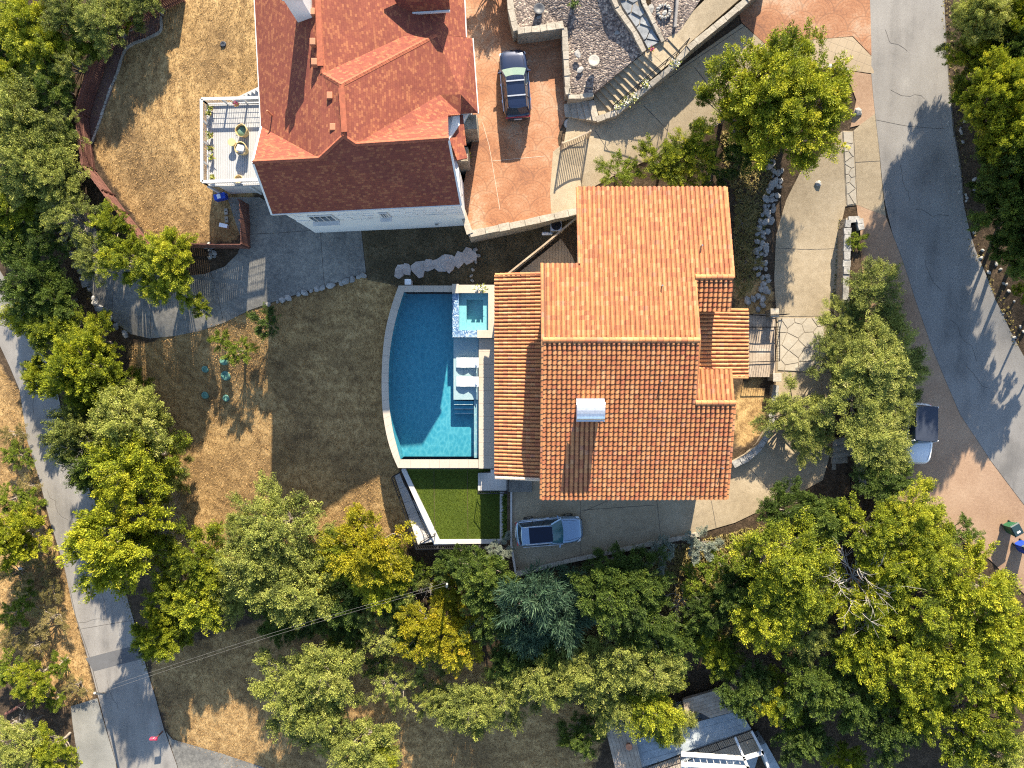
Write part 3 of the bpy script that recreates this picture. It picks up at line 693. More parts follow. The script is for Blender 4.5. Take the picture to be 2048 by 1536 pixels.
# gravel garden above the courtyard
gardA = terrace('gravel_garden', [(1018,-60,2.65),(1034,60,2.5),(1123,52,2.5),(1132,60,2.45),(1136,188,2.2),(1188,186,2.35),(1290,102,3.5),(1268,66,3.6),(1232,18,3.7),(1190,-60,3.9)], .9, 'garden_gravel')
wall_run('garden_wall', [(1014,-60,2.75),(1022,20,2.75),(1032,63,2.72)], .36, 1.2, 'stone_wall', 'pale stone garden wall along the courtyard beside the red roof', cap='limestone', capsize=.8, seed=6)
wall_run('garden_wall', [(1035,63,2.74),(1080,58,2.74),(1127,50,2.74)], .40, 1.2, 'stone_wall', 'short rubble stone wall at the head of the parked dark SUV', cap='limestone', capsize=.6, seed=7)
wall_run('garden_wall', [(1129,56,2.70),(1132,120,2.5),(1136,190,2.34)], .34, 1.2, 'stone_wall', 'long stone garden wall to the right of the parked dark SUV', cap='limestone', capsize=.6, seed=8)
wall_run('garden_wall', [(1136,194,2.34),(1160,194,2.34),(1187,190,2.38)], .26, 1.2, 'stone_wall', 'low tan wall above the small stone steps', cap='limestone', capsize=.9, seed=9)
gardB = terrace('gravel_garden_upper', [(1296,-60,4.25),(1305,30,4.0),(1325,76,3.75),(1342,86,3.6),(1366,52,3.8),(1440,-60,4.3)], 1.0, 'garden_gravel')
creek = terrace('garden_walk_base', [(1205,-60,3.95),(1240,18,3.8),(1274,66,3.66),(1294,100,3.5),(1322,84,3.55),(1304,50,3.8),(1282,10,3.95),(1262,-60,4.1)], 1.0, 'mortar')
def creek_stones():
    poly = [W(a, b, 3.8) for a, b in [(1212,-60),(1245,15),(1280,65),(1297,95),(1319,82),(1300,50),(1279,10),(1258,-60)]]
    r = random.Random(12); a = np.array(poly); pts = []
    for _ in range(2500):
        p = (r.uniform(a[:, 0].min(), a[:, 0].max()), r.uniform(a[:, 1].min(), a[:, 1].max()))
        if inpoly([p], poly)[0] and all((p[0]-q[0])**2+(p[1]-q[1])**2 > .30 for q in pts): pts.append(p)
    bvh = creek.data
    for c in voronoi_cells(poly, pts, .06):
        q = np.mean(c, 0); zt = 3.5 + (q[1] - W(0, 100, 3.5)[1]) * .085 + .16 + r.uniform(0, .05)
        MB().prism([(t[0], t[1], zt) for t in c], zt - .5).build('paving_stone', 'creek_stone', creek)
creek_stones()
wall_run('garden_edging', [(1200,-60,4.08),(1234,16,3.92),(1268,64,3.8),(1288,104,3.66)], .28, 1.2, 'stone_wall', 'low pale stone kerb on the left of the curving garden walk', 'wall', 'limestone', .7, .1, 14)
wall_run('garden_edging', [(1268,-60,4.2),(1288,8,4.05),(1308,48,3.92),(1326,84,3.75)], .22, 1.2, 'stone_wall', 'thin stone kerb on the right of the curving garden walk', 'wall', 'limestone', .7, .1, 15)
upath = terrace('concrete_path', [(1346,62,3.72),(1372,92,3.68),(1545,-60,4.3),(1470,-60,4.3)], 1.2, 'concrete')

def steps_thing(name, label, left, right, z0, z1, n, zb, mat, stepname='step', nose=None):
    """a flight from left[0]/right[0] (height z0) to left[1]/right[1] (height z1)"""
    a = W3(*left[0], z0); o = thing(name, label, 'stairs', (a.x, a.y, min(z0, z1)))
    for i in range(n):
        t0, t1 = i/n, (i+1)/n; z = z0 + (z1-z0)*(i+1)/n if z1 > z0 else z0 + (z1-z0)*i/n
        def pt(s, t): return (*W(s[0][0]+(s[1][0]-s[0][0])*t, s[0][1]+(s[1][1]-s[0][1])*t, z), z)
        e = .0 if i == n-1 else .003
        MB().prism([pt(left, t0), pt(right, t0), pt(right, t1), pt(left, t1)], zb).build(stepname, mat, o)
    return o
gst = steps_thing('garden_stairs', 'long concrete garden stairs climbing beside the black handrail', [(1188,186),(1296,100)], [(1224,226),(1332,132)], 1.75, 3.55, 11, .9, 'concrete')
terrace('stair_landing', [(1296,100,3.56),(1332,132,3.56),(1352,116,3.56),(1318,84,3.56)], 1.0, 'concrete')
steps_thing('garden_stairs', 'two concrete steps below the pale upper path', [(1318,84),(1346,62)], [(1350,116),(1372,92)], 3.56, 3.72, 2, 1.0, 'concrete')
steps_thing('stone_steps', 'rough grey stone steps at the foot of the garden stairs', [(1128,208),(1188,200)], [(1130,233),(1200,243)], 1.34, 1.95, 5, .9, 'limestone')
terrace('stair_foot', [(1188,186,1.76),(1188,204,1.76),(1203,242,1.76),(1224,227,1.76)], .9, 'concrete')
wall_run('drive_wall', [(1192,240,1.85),(1232,226,2.2),(1340,138,3.5),(1376,98,3.72),(1450,38,3.95),(1530,-30,4.3)], .34, 1.0, 'stone_wall', 'long stone retaining wall between the garden stairs and the upper drive', cap='limestone', capsize=.75, seed=21)

def railing(name, pts, h, label, nb=.13, mat='black_metal', t=.035, post=1.6, low=.12, cat='railing', top=.05):
    """posts, a top and a bottom rail and thin balusters; pts = 3D foot points"""
    P = [Vector(p) for p in pts]; o = thing(name, label, cat, P[0])
    up = Vector((0, 0, h)); bal = MB(); posts = []
    for a, b in zip(P[:-1], P[1:]):
        L = (b-a).length; MB().bar(a + up, b + up, top, top*.8).build('top_rail', mat, o)
        if low is not None: MB().bar(a + Vector((0, 0, low)), b + Vector((0, 0, low)), t, t).build('bottom_rail', mat, o)
        n = max(1, round(L / post)); posts += [a.lerp(b, k/n) for k in range(n)]
        if nb:
            k = int(L / nb)
            for i in range(1, k):
                q = a.lerp(b, i/k); bal.bar(q + Vector((0, 0, low or 0)), q + up, t*.6, t*.6)
    posts.append(P[-1])
    for q in posts: MB().bar(q, q + up * 1.02, t*1.4).build('post', mat, o)
    if bal.v: bal.build('baluster', mat, o, kind='stuff')
    return o
railing('stair_railing', [W3(1222,222,1.9), W3(1330,130,3.6), W3(1352,112,3.6), W3(1372,90,3.75)], .95, 'black handrail along the right of the garden stairs', None, post=1.9, low=.45)
railing('garden_railing', [W3(1138,186,2.45), W3(1187,184,2.5)], .8, 'short black rail above the low tan wall', None, post=1.2, low=None)

# entry gate to the courtyard and its run of pickets
def picket_gate(name, a, b, h, arch, label, mat, n):
    a, b = Vector(a), Vector(b); o = thing(name, label, 'gate', a)
    pk = MB(); topv = []
    for i in range(n+1):
        t = i/n; q = a.lerp(b, t); hh = h + arch*math.sin(math.pi*t)
        pk.bar(q + Vector((0, 0, .08)), q + Vector((0, 0, hh)), .05, .03); topv.append(q + Vector((0, 0, hh)))
    pk.build('picket', mat, o, kind='stuff')
    tr = MB()
    for p, q in zip(topv[:-1], topv[1:]): tr.bar(p, q, .09, .06)
    tr.build('top_rail', mat, o); MB().bar(a + Vector((0, 0, .12)), b + Vector((0, 0, .12)), .06).build('bottom_rail', mat, o)
    for q in (a, b): MB().bar(q, q + Vector((0, 0, h + .1)), .12).build('post', mat, o)
picket_gate('driveway_gate', W3(1122,300,ZC), W3(1176,277,ZC), 1.55, -.12, 'brown picket gate standing across the drive by the courtyard', 'tan_wood', 14)
picket_gate('driveway_gate', G(1212,262), G(1300,205), 1.5, .0, 'dark open gate leaf laid along the upper drive', 'black_metal', 20) if False else None

# wood and metal fence behind the main house
p0, p1, p2 = W3(1016,553,-.6), W3(1086,497,-.5), W3(1158,437,-.4)
railing('yard_fence', [p0, p1, p2], 1.55, 'tan slatted fence running diagonally to the tiled house corner', .2, 'tan_wood', .055, 2.0, .15, 'fence', .12)

# rock border and other stones
def rock_row(name, label, px, w, sz, seed, rows=1, group=None, zoff=0., keep=1.):
    r = random.Random(seed); P = [G(a, b) for a, b in px]; o = thing(name, label, 'stone border', P[0], group=group)
    for a, b in zip(P[:-1], P[1:]):
        L = (b-a).length; n = max(1, int(L / sz)); d = (b-a).normalized(); rr = Vector((-d.y, d.x, 0))
        for i in range(n):
            for k in range(rows):
                if r.random() > keep: continue
                s = sz * r.uniform(.75, 1.45); q = a.lerp(b, (i + r.uniform(.1, .9))/n) + rr * w * (((k+.5)/rows - .5) + r.uniform(-.12, .12))
                z = tz(q.x, q.y)
                link('rock', ROCKS[r.randrange(8)], None, o, (q.x - P[0].x, q.y - P[0].y, z + s*.15 + zoff - P[0].z), (r.uniform(-.4, .4), r.uniform(-.4, .4), r.uniform(0, 6)), (s*1.15, s, s*.8))
    return o
rock_row('rock_border', 'long border of white boulders between the tiled house and the drive', [(1560,335),(1545,380),(1535,430),(1522,480),(1520,530),(1530,575),(1515,600)], .85, .42, 1, 3)
rock_row('rock_border', 'cluster of white rocks by the entry gate', [(1500,590),(1525,612)], 1.0, .40, 2, 3)
rock_row('rock_border', 'low white stones edging the lower concrete drive by the lawn', [(532,610),(560,602),(600,588),(650,574),(700,561),(732,550)], .12, .42, 3)
rock_row('rock_border', 'pale rocks along the outer bend of the lower drive', [(100,420),(150,520),(195,610),(235,655),(255,670)], .5, .55, 4)
rock_row('rock_border', 'grey stones scattered on the verge right of the upper road', [(1903,215),(1915,300),(1938,380),(1960,455),(1990,560),(2022,640),(2055,690)], 1.5, .24, 5, 2, keep=.3)
rock_row('rock_border', 'small white stones along the drive under the big cedar', [(1655,135),(1700,142)], .3, .4, 6)
rock_row('loose_rock', 'two grey boulders beside the road right of the big cedar', [(1712,196),(1718,240)], .2, .8, 7)
rock_row('loose_rock', 'lone flat rock lying on the pale drive', [(1634,366),(1642,370)], .1, .35, 8)
rock_row('rubble_pile', 'pile of grey rubble stones outside the corner of the red fence', [(412,492),(425,500),(418,512),(434,510)], .5, .3, 9, 2)
def flag_path():
    o = thing('stone_path', 'row of large pale flat stones in the shade above the pool', 'path', G(860, 540))
    c = [(800,543),(814,540),(838,536),(858,532),(880,530),(898,524),(918,520),(936,512),(946,512)]
    r = random.Random(4)
    for i, (a, b) in enumerate(c):
        g = G(a, b); n = 7; rad = [.46, .40, .62, .52, .58, .62, .48, .50, .36][i]
        top = [(g.x + rad*r.uniform(.75, 1.25)*math.cos(t)*.95, g.y + rad*r.uniform(.7, 1.3)*math.sin(t)*1.1, g.z + .16 + r.uniform(-.02, .02)) for t in (2*math.pi*(k+.3*r.random())/n for k in range(n))]
        MB().prism(top, g.z - .1).build('stone', 'path_stone', o)
    for a, b in [(950,500),(956,512),(952,524),(946,540),(943,552),(945,562)]:
        g = G(a, b); s = .3; link('rock', ROCKS[r.randrange(8)], None, o, g - Vector(o.location) + Vector((0, 0, .08)), (0, 0, r.random()*6), (s*1.4, s*1.2, s))
flag_path()

# walls round the island, the curved bed wall, the stone stairs under the oak
wall_run('island_wall', [(1694,455,2.3),(1696,440,2.35),(1718,438,2.4),(1722,460,2.4)], .38, .6, 'stone_wall', 'stone end wall of the raised island bed between drive and road', cap='white_rock', capsize=.5, caph=.12, seed=31)
wall_run('island_wall', [(1694,456,2.3),(1693,520,2.2),(1690,600,2.1),(1690,690,2.0),(1700,800,1.9)], .42, .2, 'stone_wall', 'long grey stone wall of the island bed along the drive', cap='white_rock', capsize=.55, caph=.1, seed=32)
terrace('island_bed', [(1698,450,2.1),(1720,450,2.1),(1730,640,2.0),(1760,780,1.7),(1710,800,1.7),(1698,640,1.95)], .2, 'ground')
wall_run('bed_wall', [(1466,930,.55),(1495,915,.6),(1520,893,.6),(1538,862,.6),(1546,820,.6),(1552,770,.6)], .40, -.2, 'stone_wall', 'curved stone bed wall at the right of the tiled roof', cap='white_rock', capsize=.5, caph=.08, seed=33)
steps_thing('stone_stairs', 'dark weathered stone stairs under the island trees', [(1666,880),(1664,940)], [(1704,872),(1712,938)], 1.35, .55, 5, -.3, 'stone_wall')
terrace('stone_landing', [(1664,942,.55),(1714,940,.55),(1724,992,.5),(1690,1000,.5),(1652,985,.5)], -.6, 'white_rock')
rl = G(1690, 950); railing('stair_railing', [W3(1688,945,.6), W3(1690,992,.55)], .9, 'thin black rail on the stone landing under the island trees', None, post=1.4, low=None)
wall_run('stair_wall', [(1712,868,1.9),(1722,930,1.3),(1728,985,.9)], .35, -.4, 'stone_wall', 'sloping stone wall beside the dark stone stairs', cap='white_rock', capsize=.5, caph=.08, seed=34)
wall_run('drive_edge_wall', [(1030,1149,.06),(1140,1121,.06),(1300,1088,.06),(1400,1068,.06)], .28, -3.2, 'stone_wall', 'rubble retaining wall along the lower edge of the car drive', cap='limestone', capsize=.6, caph=.04, seed=35)
# ------------------------------------------------------------------ main house with clay tile roof
TW, TL = .30, .31
def tile_proto():
    prof = [(-.15, -.02), (-.136, .045), (-.092, .088), (-.035, .104), (.022, .088), (.066, .045), (.080, -.02), (.152, -.022)]
    v = []
    for y, s, dz in ((-.02, 1.0, .048), (TL + .05, .93, .0)):
        for x, z in prof: v.append((x*s if x < .1 else x, y, z*s + dz))
    for x, z in prof: v.append((x, -.02, z - .006))
    n = len(prof); f = [(i, i+1, n+i+1, n+i) for i in range(n-1)] + [(2*n+i, 2*n+i+1, i+1, i) for i in range(n-1)]
    return np.array(v), np.array(f)
TV, TF = tile_proto()
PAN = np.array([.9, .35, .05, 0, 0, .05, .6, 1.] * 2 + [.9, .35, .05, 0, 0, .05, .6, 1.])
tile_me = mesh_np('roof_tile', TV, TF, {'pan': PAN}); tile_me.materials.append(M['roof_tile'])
H = thing('tiled_house', 'stucco house with orange clay tile roofs beside the pool', 'house', (7, 0, 0))
SLOPES = []
def slope(o, u, v, poly, tw=TW):
    """o = eave origin, u = along the eave, v = up the slope (unit); poly in plane coordinates (u, v metres)"""
    o, u, v = Vector(o), Vector(u).normalized(), Vector(v).normalized(); n = u.cross(v)
    poly = np.array(poly, float)
    MB().add([tuple(o + u*a + v*b - n*.03) for a, b in poly], [tuple(range(len(poly)))]).build('roof_deck', 'roof_felt', H)
    us = np.arange(poly[:, 0].min() + tw/2, poly[:, 0].max() - tw*.2, tw); vs = np.arange(poly[:, 1].min(), poly[:, 1].max() - TL*.3, TL)
    uu, vv = np.meshgrid(us, vs); q = np.stack([uu.ravel(), vv.ravel() + TL/2], 1); ok = inpoly(q, poly)
    q = q[ok]; q[:, 1] -= TL/2
    sc = tw/TW; Rm = np.array([[u.x*sc, v.x, n.x*sc], [u.y*sc, v.y, n.y*sc], [u.z*sc, v.z, n.z*sc]])
    loc = np.array(o) + q[:, :1]*np.array(u) + q[:, 1:]*np.array(v)
    SLOPES.append((Rm, loc))
rz, ry = 7.6, 1.215
xW, xM, xE = 1.68, 11.17, 13.64
kS, kN = .25, .252
eS, eN = -8.94, 11.1
def unit(k): return 1 / math.sqrt(1 + k*k)
LS = (ry - eS) / unit(kS); y8 = -2.65; z8 = rz + (y8-ry)*kS
v8 = (y8 - eS) / unit(kS)
slope((xW, eS, rz - (ry-eS)*kS), (1, 0, 0), (0, 1, kS), [(0, 0), (xE-xW, 0), (xE-xW, v8), (xM-xW, v8), (xM-xW, LS), (0, LS)])
yN1 = 6.05; yN2 = 5.15; LN = (eN-ry)/unit(kN)
def vN(y): return (eN-y)/unit(kN)
slope((xE-.08, eN, rz - (eN-ry)*kN), (-1, 0, 0), (0, -1, kN), [(0, 0), (xE-.08-4.01, 0), (xE-.08-4.01, vN(yN1)), (xE-.08-xW, vN(yN1)), (xE-.08-xW, LN), (xE-.08-xM, LN), (xE-.08-xM, vN(yN2)), (0, vN(yN2))])
zN2 = rz - (yN2-ry)*kN
slope((xM, 3.09, zN2-(yN2-3.09)*.25), (1, 0, 0), (0, 1, .25), [(0, 0), (xE-.1-xM, 0), (xE-.1-xM, (yN2-3.09)/unit(.25)), (0, (yN2-3.09)/unit(.25))])
slope((xE, -.63, z8-(-.63-y8)*.25), (-1, 0, 0), (0, -1, .25), [(0, 0), (xE-xM, 0), (xE-xM, (-.63-y8)/unit(.25)), (0, (-.63-y8)/unit(.25))])
# entry roof (falls to the right) and pool porch roof (falls to the left)
slope((15.57, -1.17, 3.35), (0, 1, 0), (-1, 0, .25), [(0, 0), (4.5, 0), (4.5, 4.4/unit(.25)), (0, 4.4/unit(.25))], .26)
slope((-1.35, 5.73, 3.0), (0, -1, 0), (1, 0, .24), [(0, 0), (13.65, 0), (13.65, 3.05/unit(.24)), (0, 3.05/unit(.24))], .25)
def place_tiles():
    allm = [(Rm, p) for Rm, loc in SLOPES for p in loc]
    # the 300 nearest the camera axis stand as single tiles, the rest are one joined part
    d = np.array([p[0]**2*.6 + (p[1]+1.2)**2*1.2 + (p[0]-6)**2*.5 - p[2]*3 for _, p in allm]); order = np.argsort(d)
    single = set(order[:300].tolist()); V, F, T = [], [], []; nb = 0; r = np.random.default_rng(3)
    hl = np.array(H.location)
    for i, (Rm, p) in enumerate(allm):
        jit = r.uniform(-.012, .012, 3)
        if i in single:
            o = bpy.data.objects.new('roof_tile', tile_me); C.objects.link(o); o.parent = H
            Mx = Matrix([list(Rm[k]) + [p[k]+jit[k]*.5-hl[k]] for k in range(3)] + [[0, 0, 0, 1]]); o.matrix_local = Mx
        else:
            a = r.uniform(-.02, .02); c_, s_ = math.cos(a), math.sin(a)
            V.append((TV @ np.array([[c_, s_, 0], [-s_, c_, 0], [0, 0, 1]])) @ Rm.T + p + jit*.5 - hl); F.append(TF + nb); nb += len(TV); T.append(np.full(len(TV), r.random()))
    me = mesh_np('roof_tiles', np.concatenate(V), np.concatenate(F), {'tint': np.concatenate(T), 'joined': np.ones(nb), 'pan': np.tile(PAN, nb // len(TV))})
    link('roof_tiles', me, 'roof_tile', H, kind='stuff')
place_tiles()
def ridge(a, b, w=.17, step=.36, mat='roof_tile', cap=True):
    a, b = Vector(a), Vector(b); n = max(1, round((b-a).length/step)); mb = MB(); d = (b-a)/n; r = Vector((-d.y, d.x, 0)).normalized()
    for i in range(n):
        p, q = a + d*i, a + d*(i+1.08); vs = []
        for t, k in ((p, 1.0), (q, .88)):
            for ang in np.linspace(0, math.pi, 7): vs.append(t + r*math.cos(ang)*w*k + Vector((0, 0, math.sin(ang)*w*.75*k + (.02 if t is p else 0))))
        mb.add(vs, [(j, j+1, 8+j, 7+j) for j in range(6)] + [tuple(range(6, -1, -1))])
    o = mb.build('ridge_cap', mat, H); me = o.data
    at = me.attributes.new('tint', 'FLOAT', 'POINT'); at.data.foreach_set('value', np.repeat(np.random.default_rng(5).random(len(me.vertices)//14 + 1), 14)[:len(me.vertices)].astype(np.float32))
    at = me.attributes.new('joined', 'FLOAT', 'POINT'); at.data.foreach_set('value', np.ones(len(me.vertices), np.float32))
ridge((xW, ry, rz+.05), (xM, ry, rz+.05)); ridge((xM, yN2, zN2+.05), (xE-.1, yN2, zN2+.05)); ridge((xM, y8, z8+.05), (xE, y8, z8+.05))
# rakes: a row of edge tiles on each gable
def zroof(y): return rz - (ry-y)*kS if y < ry else rz - (y-ry)*kN
for x in (xW,):
    ridge((x, eS, zroof(eS)+.03), (x, ry, rz+.03), .11); ridge((x, yN1, zroof(yN1)+.03), (x, ry, rz+.03), .11)
ridge((xE, eS, zroof(eS)+.03), (xE, y8, z8+.03), .11); ridge((xE-.08, eN, zroof(eN)+.03), (xE-.08, yN2, zN2+.03), .11); ridge((xM, yN2-.1, zroof(yN2)+.0), (xM, ry, rz+.03), .11)
ridge((4.01, eN, zroof(eN)+.03), (4.01, yN1, zroof(yN1)+.03), .11); ridge((xM, ry, rz+.03), (xM, y8+.1, z8+.03), .11)
ridge((-1.35, -7.92, 3.03), (1.7, -7.92, 3.76), .12, mat='ridge_mortar'); ridge((-1.35, 5.73, 3.03), (1.7, 5.73, 3.76), .12)
ridge((15.57, 3.33, 3.38), (13.6, 3.33, 3.87), .11); ridge((15.57, -1.17, 3.38), (13.7, -1.17, 3.85), .11)
# walls under the roofs
def wall_block(pts, zb, mat='stucco', name='wall'):
    MB().prism([(x, y, z) for x, y, z in pts], zb).build(name, mat, H)
def zt(y, d=.22): return zroof(y) - d
ov = .45
wall_block([(xW+ov, eS+ov, zt(eS+ov)), (xM-.05, eS+ov, zt(eS+ov)), (xM-.05, ry, zt(ry)), (xM-.05, yN2, zt(yN2)), (xM-.05, eN-ov, zt(eN-ov)), (4.01+ov, eN-ov, zt(eN-ov)), (4.01+ov, yN1-ov, zt(yN1-ov)), (xW+ov, yN1-ov, zt(yN1-ov)), (xW+ov, ry, zt(ry))], -2.5)
wall_block([(xM-.04, eS+ov, zt(eS+ov)), (xE-ov, eS+ov, zt(eS+ov)), (xE-ov, y8-.1, zt(y8)), (xE-ov, -.9, zt(y8)-.62), (xM-.04, -.9, zt(y8)-.62), (xM-.04, y8-.1, zt(y8))], -2.5)
wall_block([(xM-.04, yN2, zt(yN2)), (xE-ov, yN2, zt(yN2)), (xE-ov, eN-ov, zt(eN-ov)), (xM-.04, eN-ov, zt(eN-ov))], -2.5)
wall_block([(xM-.04, 3.4, zt(yN2)-.55), (xE-ov, 3.4, zt(yN2)-.55), (xE-ov, yN2-.002, zt(yN2)-.02), (xM-.04, yN2-.002, zt(yN2)-.02)], -2.5)
for y in np.linspace(-7.5, 5.3, 5): MB().box((-1.05, y-.17, 0), (-.71, y+.17, 2.95)).build('porch_column', 'stucco', H)
for y in (-.9, 3.05): MB().box((15.0, y-.17, 0), (15.34, y+.17, 3.35)).build('porch_column', 'stucco', H)
for a, b in ((3.2, 6.0), (6.9, 9.7)): MB().box((a, eS+ov-.04, 0), (b, eS+ov-.003, 2.3)).build('garage_door', 'tan_wood', H)
for y in (-5, -1.5, 2.2):
    w_ = MB().box((xW+ov-.06, y-.8, .3), (xW+ov-.003, y+.8, 2.3)).build('window', 'trim_white', H)
    MB().box((xW+ov-.075, y-.72, .38), (xW+ov-.061, y+.72, 2.22)).build('pane', 'window_glass', w_)
# chimney with its barrel cap
cx, cy = 4.56, -3.02
MB().box((cx-.72, cy-.52, 5.2), (cx+.72, cy+.52, 7.75)).build('chimney', 'white_stucco', H)
def barrel():
    mb = MB(); vs = []; n = 10
    for x in (cx-.84, cx+.84):
        for k in range(n+1):
            t = math.pi*k/n; vs.append((x, cy + .62*math.cos(t), 7.77 + .42*math.sin(t)))
    mb.add(vs, [(k, n+1+k, n+2+k, k+1) for k in range(n)] + [tuple(range(n, -1, -1)), tuple(range(n+1, 2*n+2))])
    mb.build('chimney_cap', 'galvanised', H, smooth=False)
    MB().box((cx-.86, cy-.70, 7.70), (cx+.86, cy+.70, 7.77)).build('chimney_flashing', 'galvanised', H)
barrel()
for px, py, k in [(1402,492,.12), (1323,572,.10), (1321,762,.09), (1443,935,.08)]:
    z = 6.3
    for _ in range(6): x, y = W(px, py, z); z = zroof(y) + .1
    MB().tube([(x, y, z-.1), (x, y, z+.35)], .05, 8).build('vent_pipe', 'grey_metal', H)

# ------------------------------------------------------------------ pool
POOL = thing('swimming_pool', 'blue swimming pool with curved left edge and raised spa', 'swimming pool', (*W(860, 750), 0))
def w0(px): return [W(a, b, 0) for a, b in px]
inner = w0(POOL_IN_W + [(957,919),(957,676),(906,676),(906,584)])
outer = w0(POOL_OUT_W)
PF = -1.55
def poolshell():
    mb = MB(); n = len(inner)
    tri = fill2d(inner); 
    mb.add([(x, y, PF) for x, y in inner], [tuple(t) for t in tri]); mb.build('pool_floor', 'pool_plaster', POOL)
    if POOL.children[-1].data.polygons[0].normal.z < 0: POOL.children[-1].data.flip_normals()
    mb = MB(); mb.add([(x, y, -.05) for x, y in inner] + [(x, y, PF) for x, y in inner], [(i, i+n, (i+1) % n + n, (i+1) % n) for i in range(n)])
    mb.build('pool_side', 'pool_plaster', POOL)
    # outer wall ring below the coping
    ow = w0(POOL_OUT_W + [(957,936),(957,919)]); 
    mb = MB(); iw = w0(POOL_IN_W)
    k = len(outer)
    vs = [(x, y, -.06) for x, y in outer] + [(x, y, -.06) for x, y in iw] + [(x, y, -7) for x, y in outer]
    mb.add(vs, [(i, i+1, k+i+1, k+i) for i in range(k-1)] + [(i+1, i, 2*k+i, 2*k+i+1) for i in range(k-1)]); mb.build('pool_wall', 'white_stucco', POOL)
    MB().prism([(x, y, -.06) for x, y in w0([(796,936),(958,936),(958,919),(801,919)])], -7).build('pool_wall', 'white_stucco', POOL)
    MB().prism([(x, y, -.06) for x, y in w0([(797,571),(808,584),(906,584),(906,571)])], -7).build('pool_wall', 'white_stucco', POOL)
poolshell()
def coping():
    out, inn = w0(POOL_OUT_W), w0(POOL_IN_W); n = len(out)
    def slab(q): 
        c = np.mean(q, 0); q = [tuple(np.array(p) + (c-np.array(p)) / np.linalg.norm(c-np.array(p)) * .006) for p in q]
        MB().prism([(*p, .0) for p in q], -.058).build('coping_stone', 'travertine', POOL)
    for i in range(0, n-1): slab([out[i], out[i+1], inn[i+1], inn[i]])
    xs = np.linspace(808, 906, 6)
    for i, (a, b) in enumerate(zip(xs[:-1], xs[1:])): slab(w0([(a if i else 797, 571), (b, 571), (b, 584), (a, 584)]))
    xs = np.linspace(801, 957, 9)
    for i, (a, b) in enumerate(zip(xs[:-1], xs[1:])): slab(w0([(a, 919), (b, 919), (b, 936), (a if i else 796, 936)]))
coping()
def box0(a, b, c, d, z0, z1, name, mat, parent):
    x0, y0 = W(a, d); x1, y1 = W(c, b); return MB().box((x0, y0, z0), (x1, y1, z1)).build(name, mat, parent)
box0(906, 676, 957, 800, PF, -.42, 'tanning_ledge', 'ledge_plaster', POOL)
for i in range(3): box0(906.2, 803 + i*9.5, 946, 811 + i*9.5, PF, -.62 - .22*i, 'step', 'pool_plaster', POOL)
for i in range(3): box0(906.5, 809.3 + i*9.5, 945.6, 810.6 + i*9.5, -.62-.22*i, -.612-.22*i, 'step_edge', 'white_paint', POOL)
box0(947, 801, 956.8, 918, PF, -.60, 'bench', 'ledge_plaster', POOL)
def water(px, z, name, mat, parent):
    q = w0(px); tri = fill2d(q); o = MB().add([(x, y, z) for x, y in q], [tuple(t) for t in tri]).build(name, mat, parent)
    if o.data.polygons[0].normal.z < 0: o.data.flip_normals()
    return o
water(POOL_IN_W + [(957,919),(957,801),(905.5,801),(905.5,584)], -.13, 'water', 'pool_water', POOL)
water([(906,676),(957,676),(957,800.8),(906,800.8)], -.13, 'ledge_water', 'shallow_water', POOL)
# the raised spa
ZS = .46
box0(906, 588, 918.5, 675, PF, ZS-.05, 'spa_wall', 'mosaic', POOL); box0(918.6, 661, 955, 675, PF, ZS-.05, 'spa_wall', 'mosaic', POOL)
for a, b, c, d in ((918.6, 587, 933, 661), (966, 587, 977, 661), (933, 587, 966, 599), (933, 645, 966, 661)): box0(a, b, c, d, PF, -.02, 'spa_bench', 'spa_plaster', POOL)
box0(933, 599, 966, 645, PF, -.55, 'spa_floor', 'spa_plaster', POOL)
water([(918.6,587),(977,587),(977,661),(918.6,661)], ZS-.09, 'spa_water', 'shallow_water', POOL)
for a, b, c, d in ((977, 571, 993, 661), (919, 571, 977, 587), (955, 661, 993, 676)): box0(a, b, c, d, -3, ZS, 'spa_coping', 'travertine', POOL)
box0(906, 570, 919, 588, -3, ZS+.22, 'spa_pillar', 'tan_wood' if False else 'travertine', POOL)
# deck between pool and house
def deckbox(a, b, c, d, z0, z1, mat='travertine'):
    x0, y0 = W(a, d); x1, y1 = W(c, b); return (x0, y0, z0), (x1, y1, z1)
deck = MB().box(*deckbox(957.2, 676, 1098, 938, -3, -.02)).box(*deckbox(993.2, 571, 1098, 676, -3, -.021)).build('pool_deck', 'joint', kind='structure')
ys = np.linspace(677, 937, 11); xs = np.array([957.5, 990, 1030, 1070, 1098])
for a, b in zip(xs[:-1], xs[1:]):
    for c, d in zip(ys[:-1], ys[1:]):
        MB().box(*deckbox(a+.15, c+.15, b-.15, d-.15, -.021, .0)).build('paving_slab', 'travertine', deck)
for a, b in zip(xs[1:-1], xs[2:]): MB().box(*deckbox(max(a, 993.4), 572, b-.15, 676, -.02, .001)).build('paving_slab', 'travertine', deck)

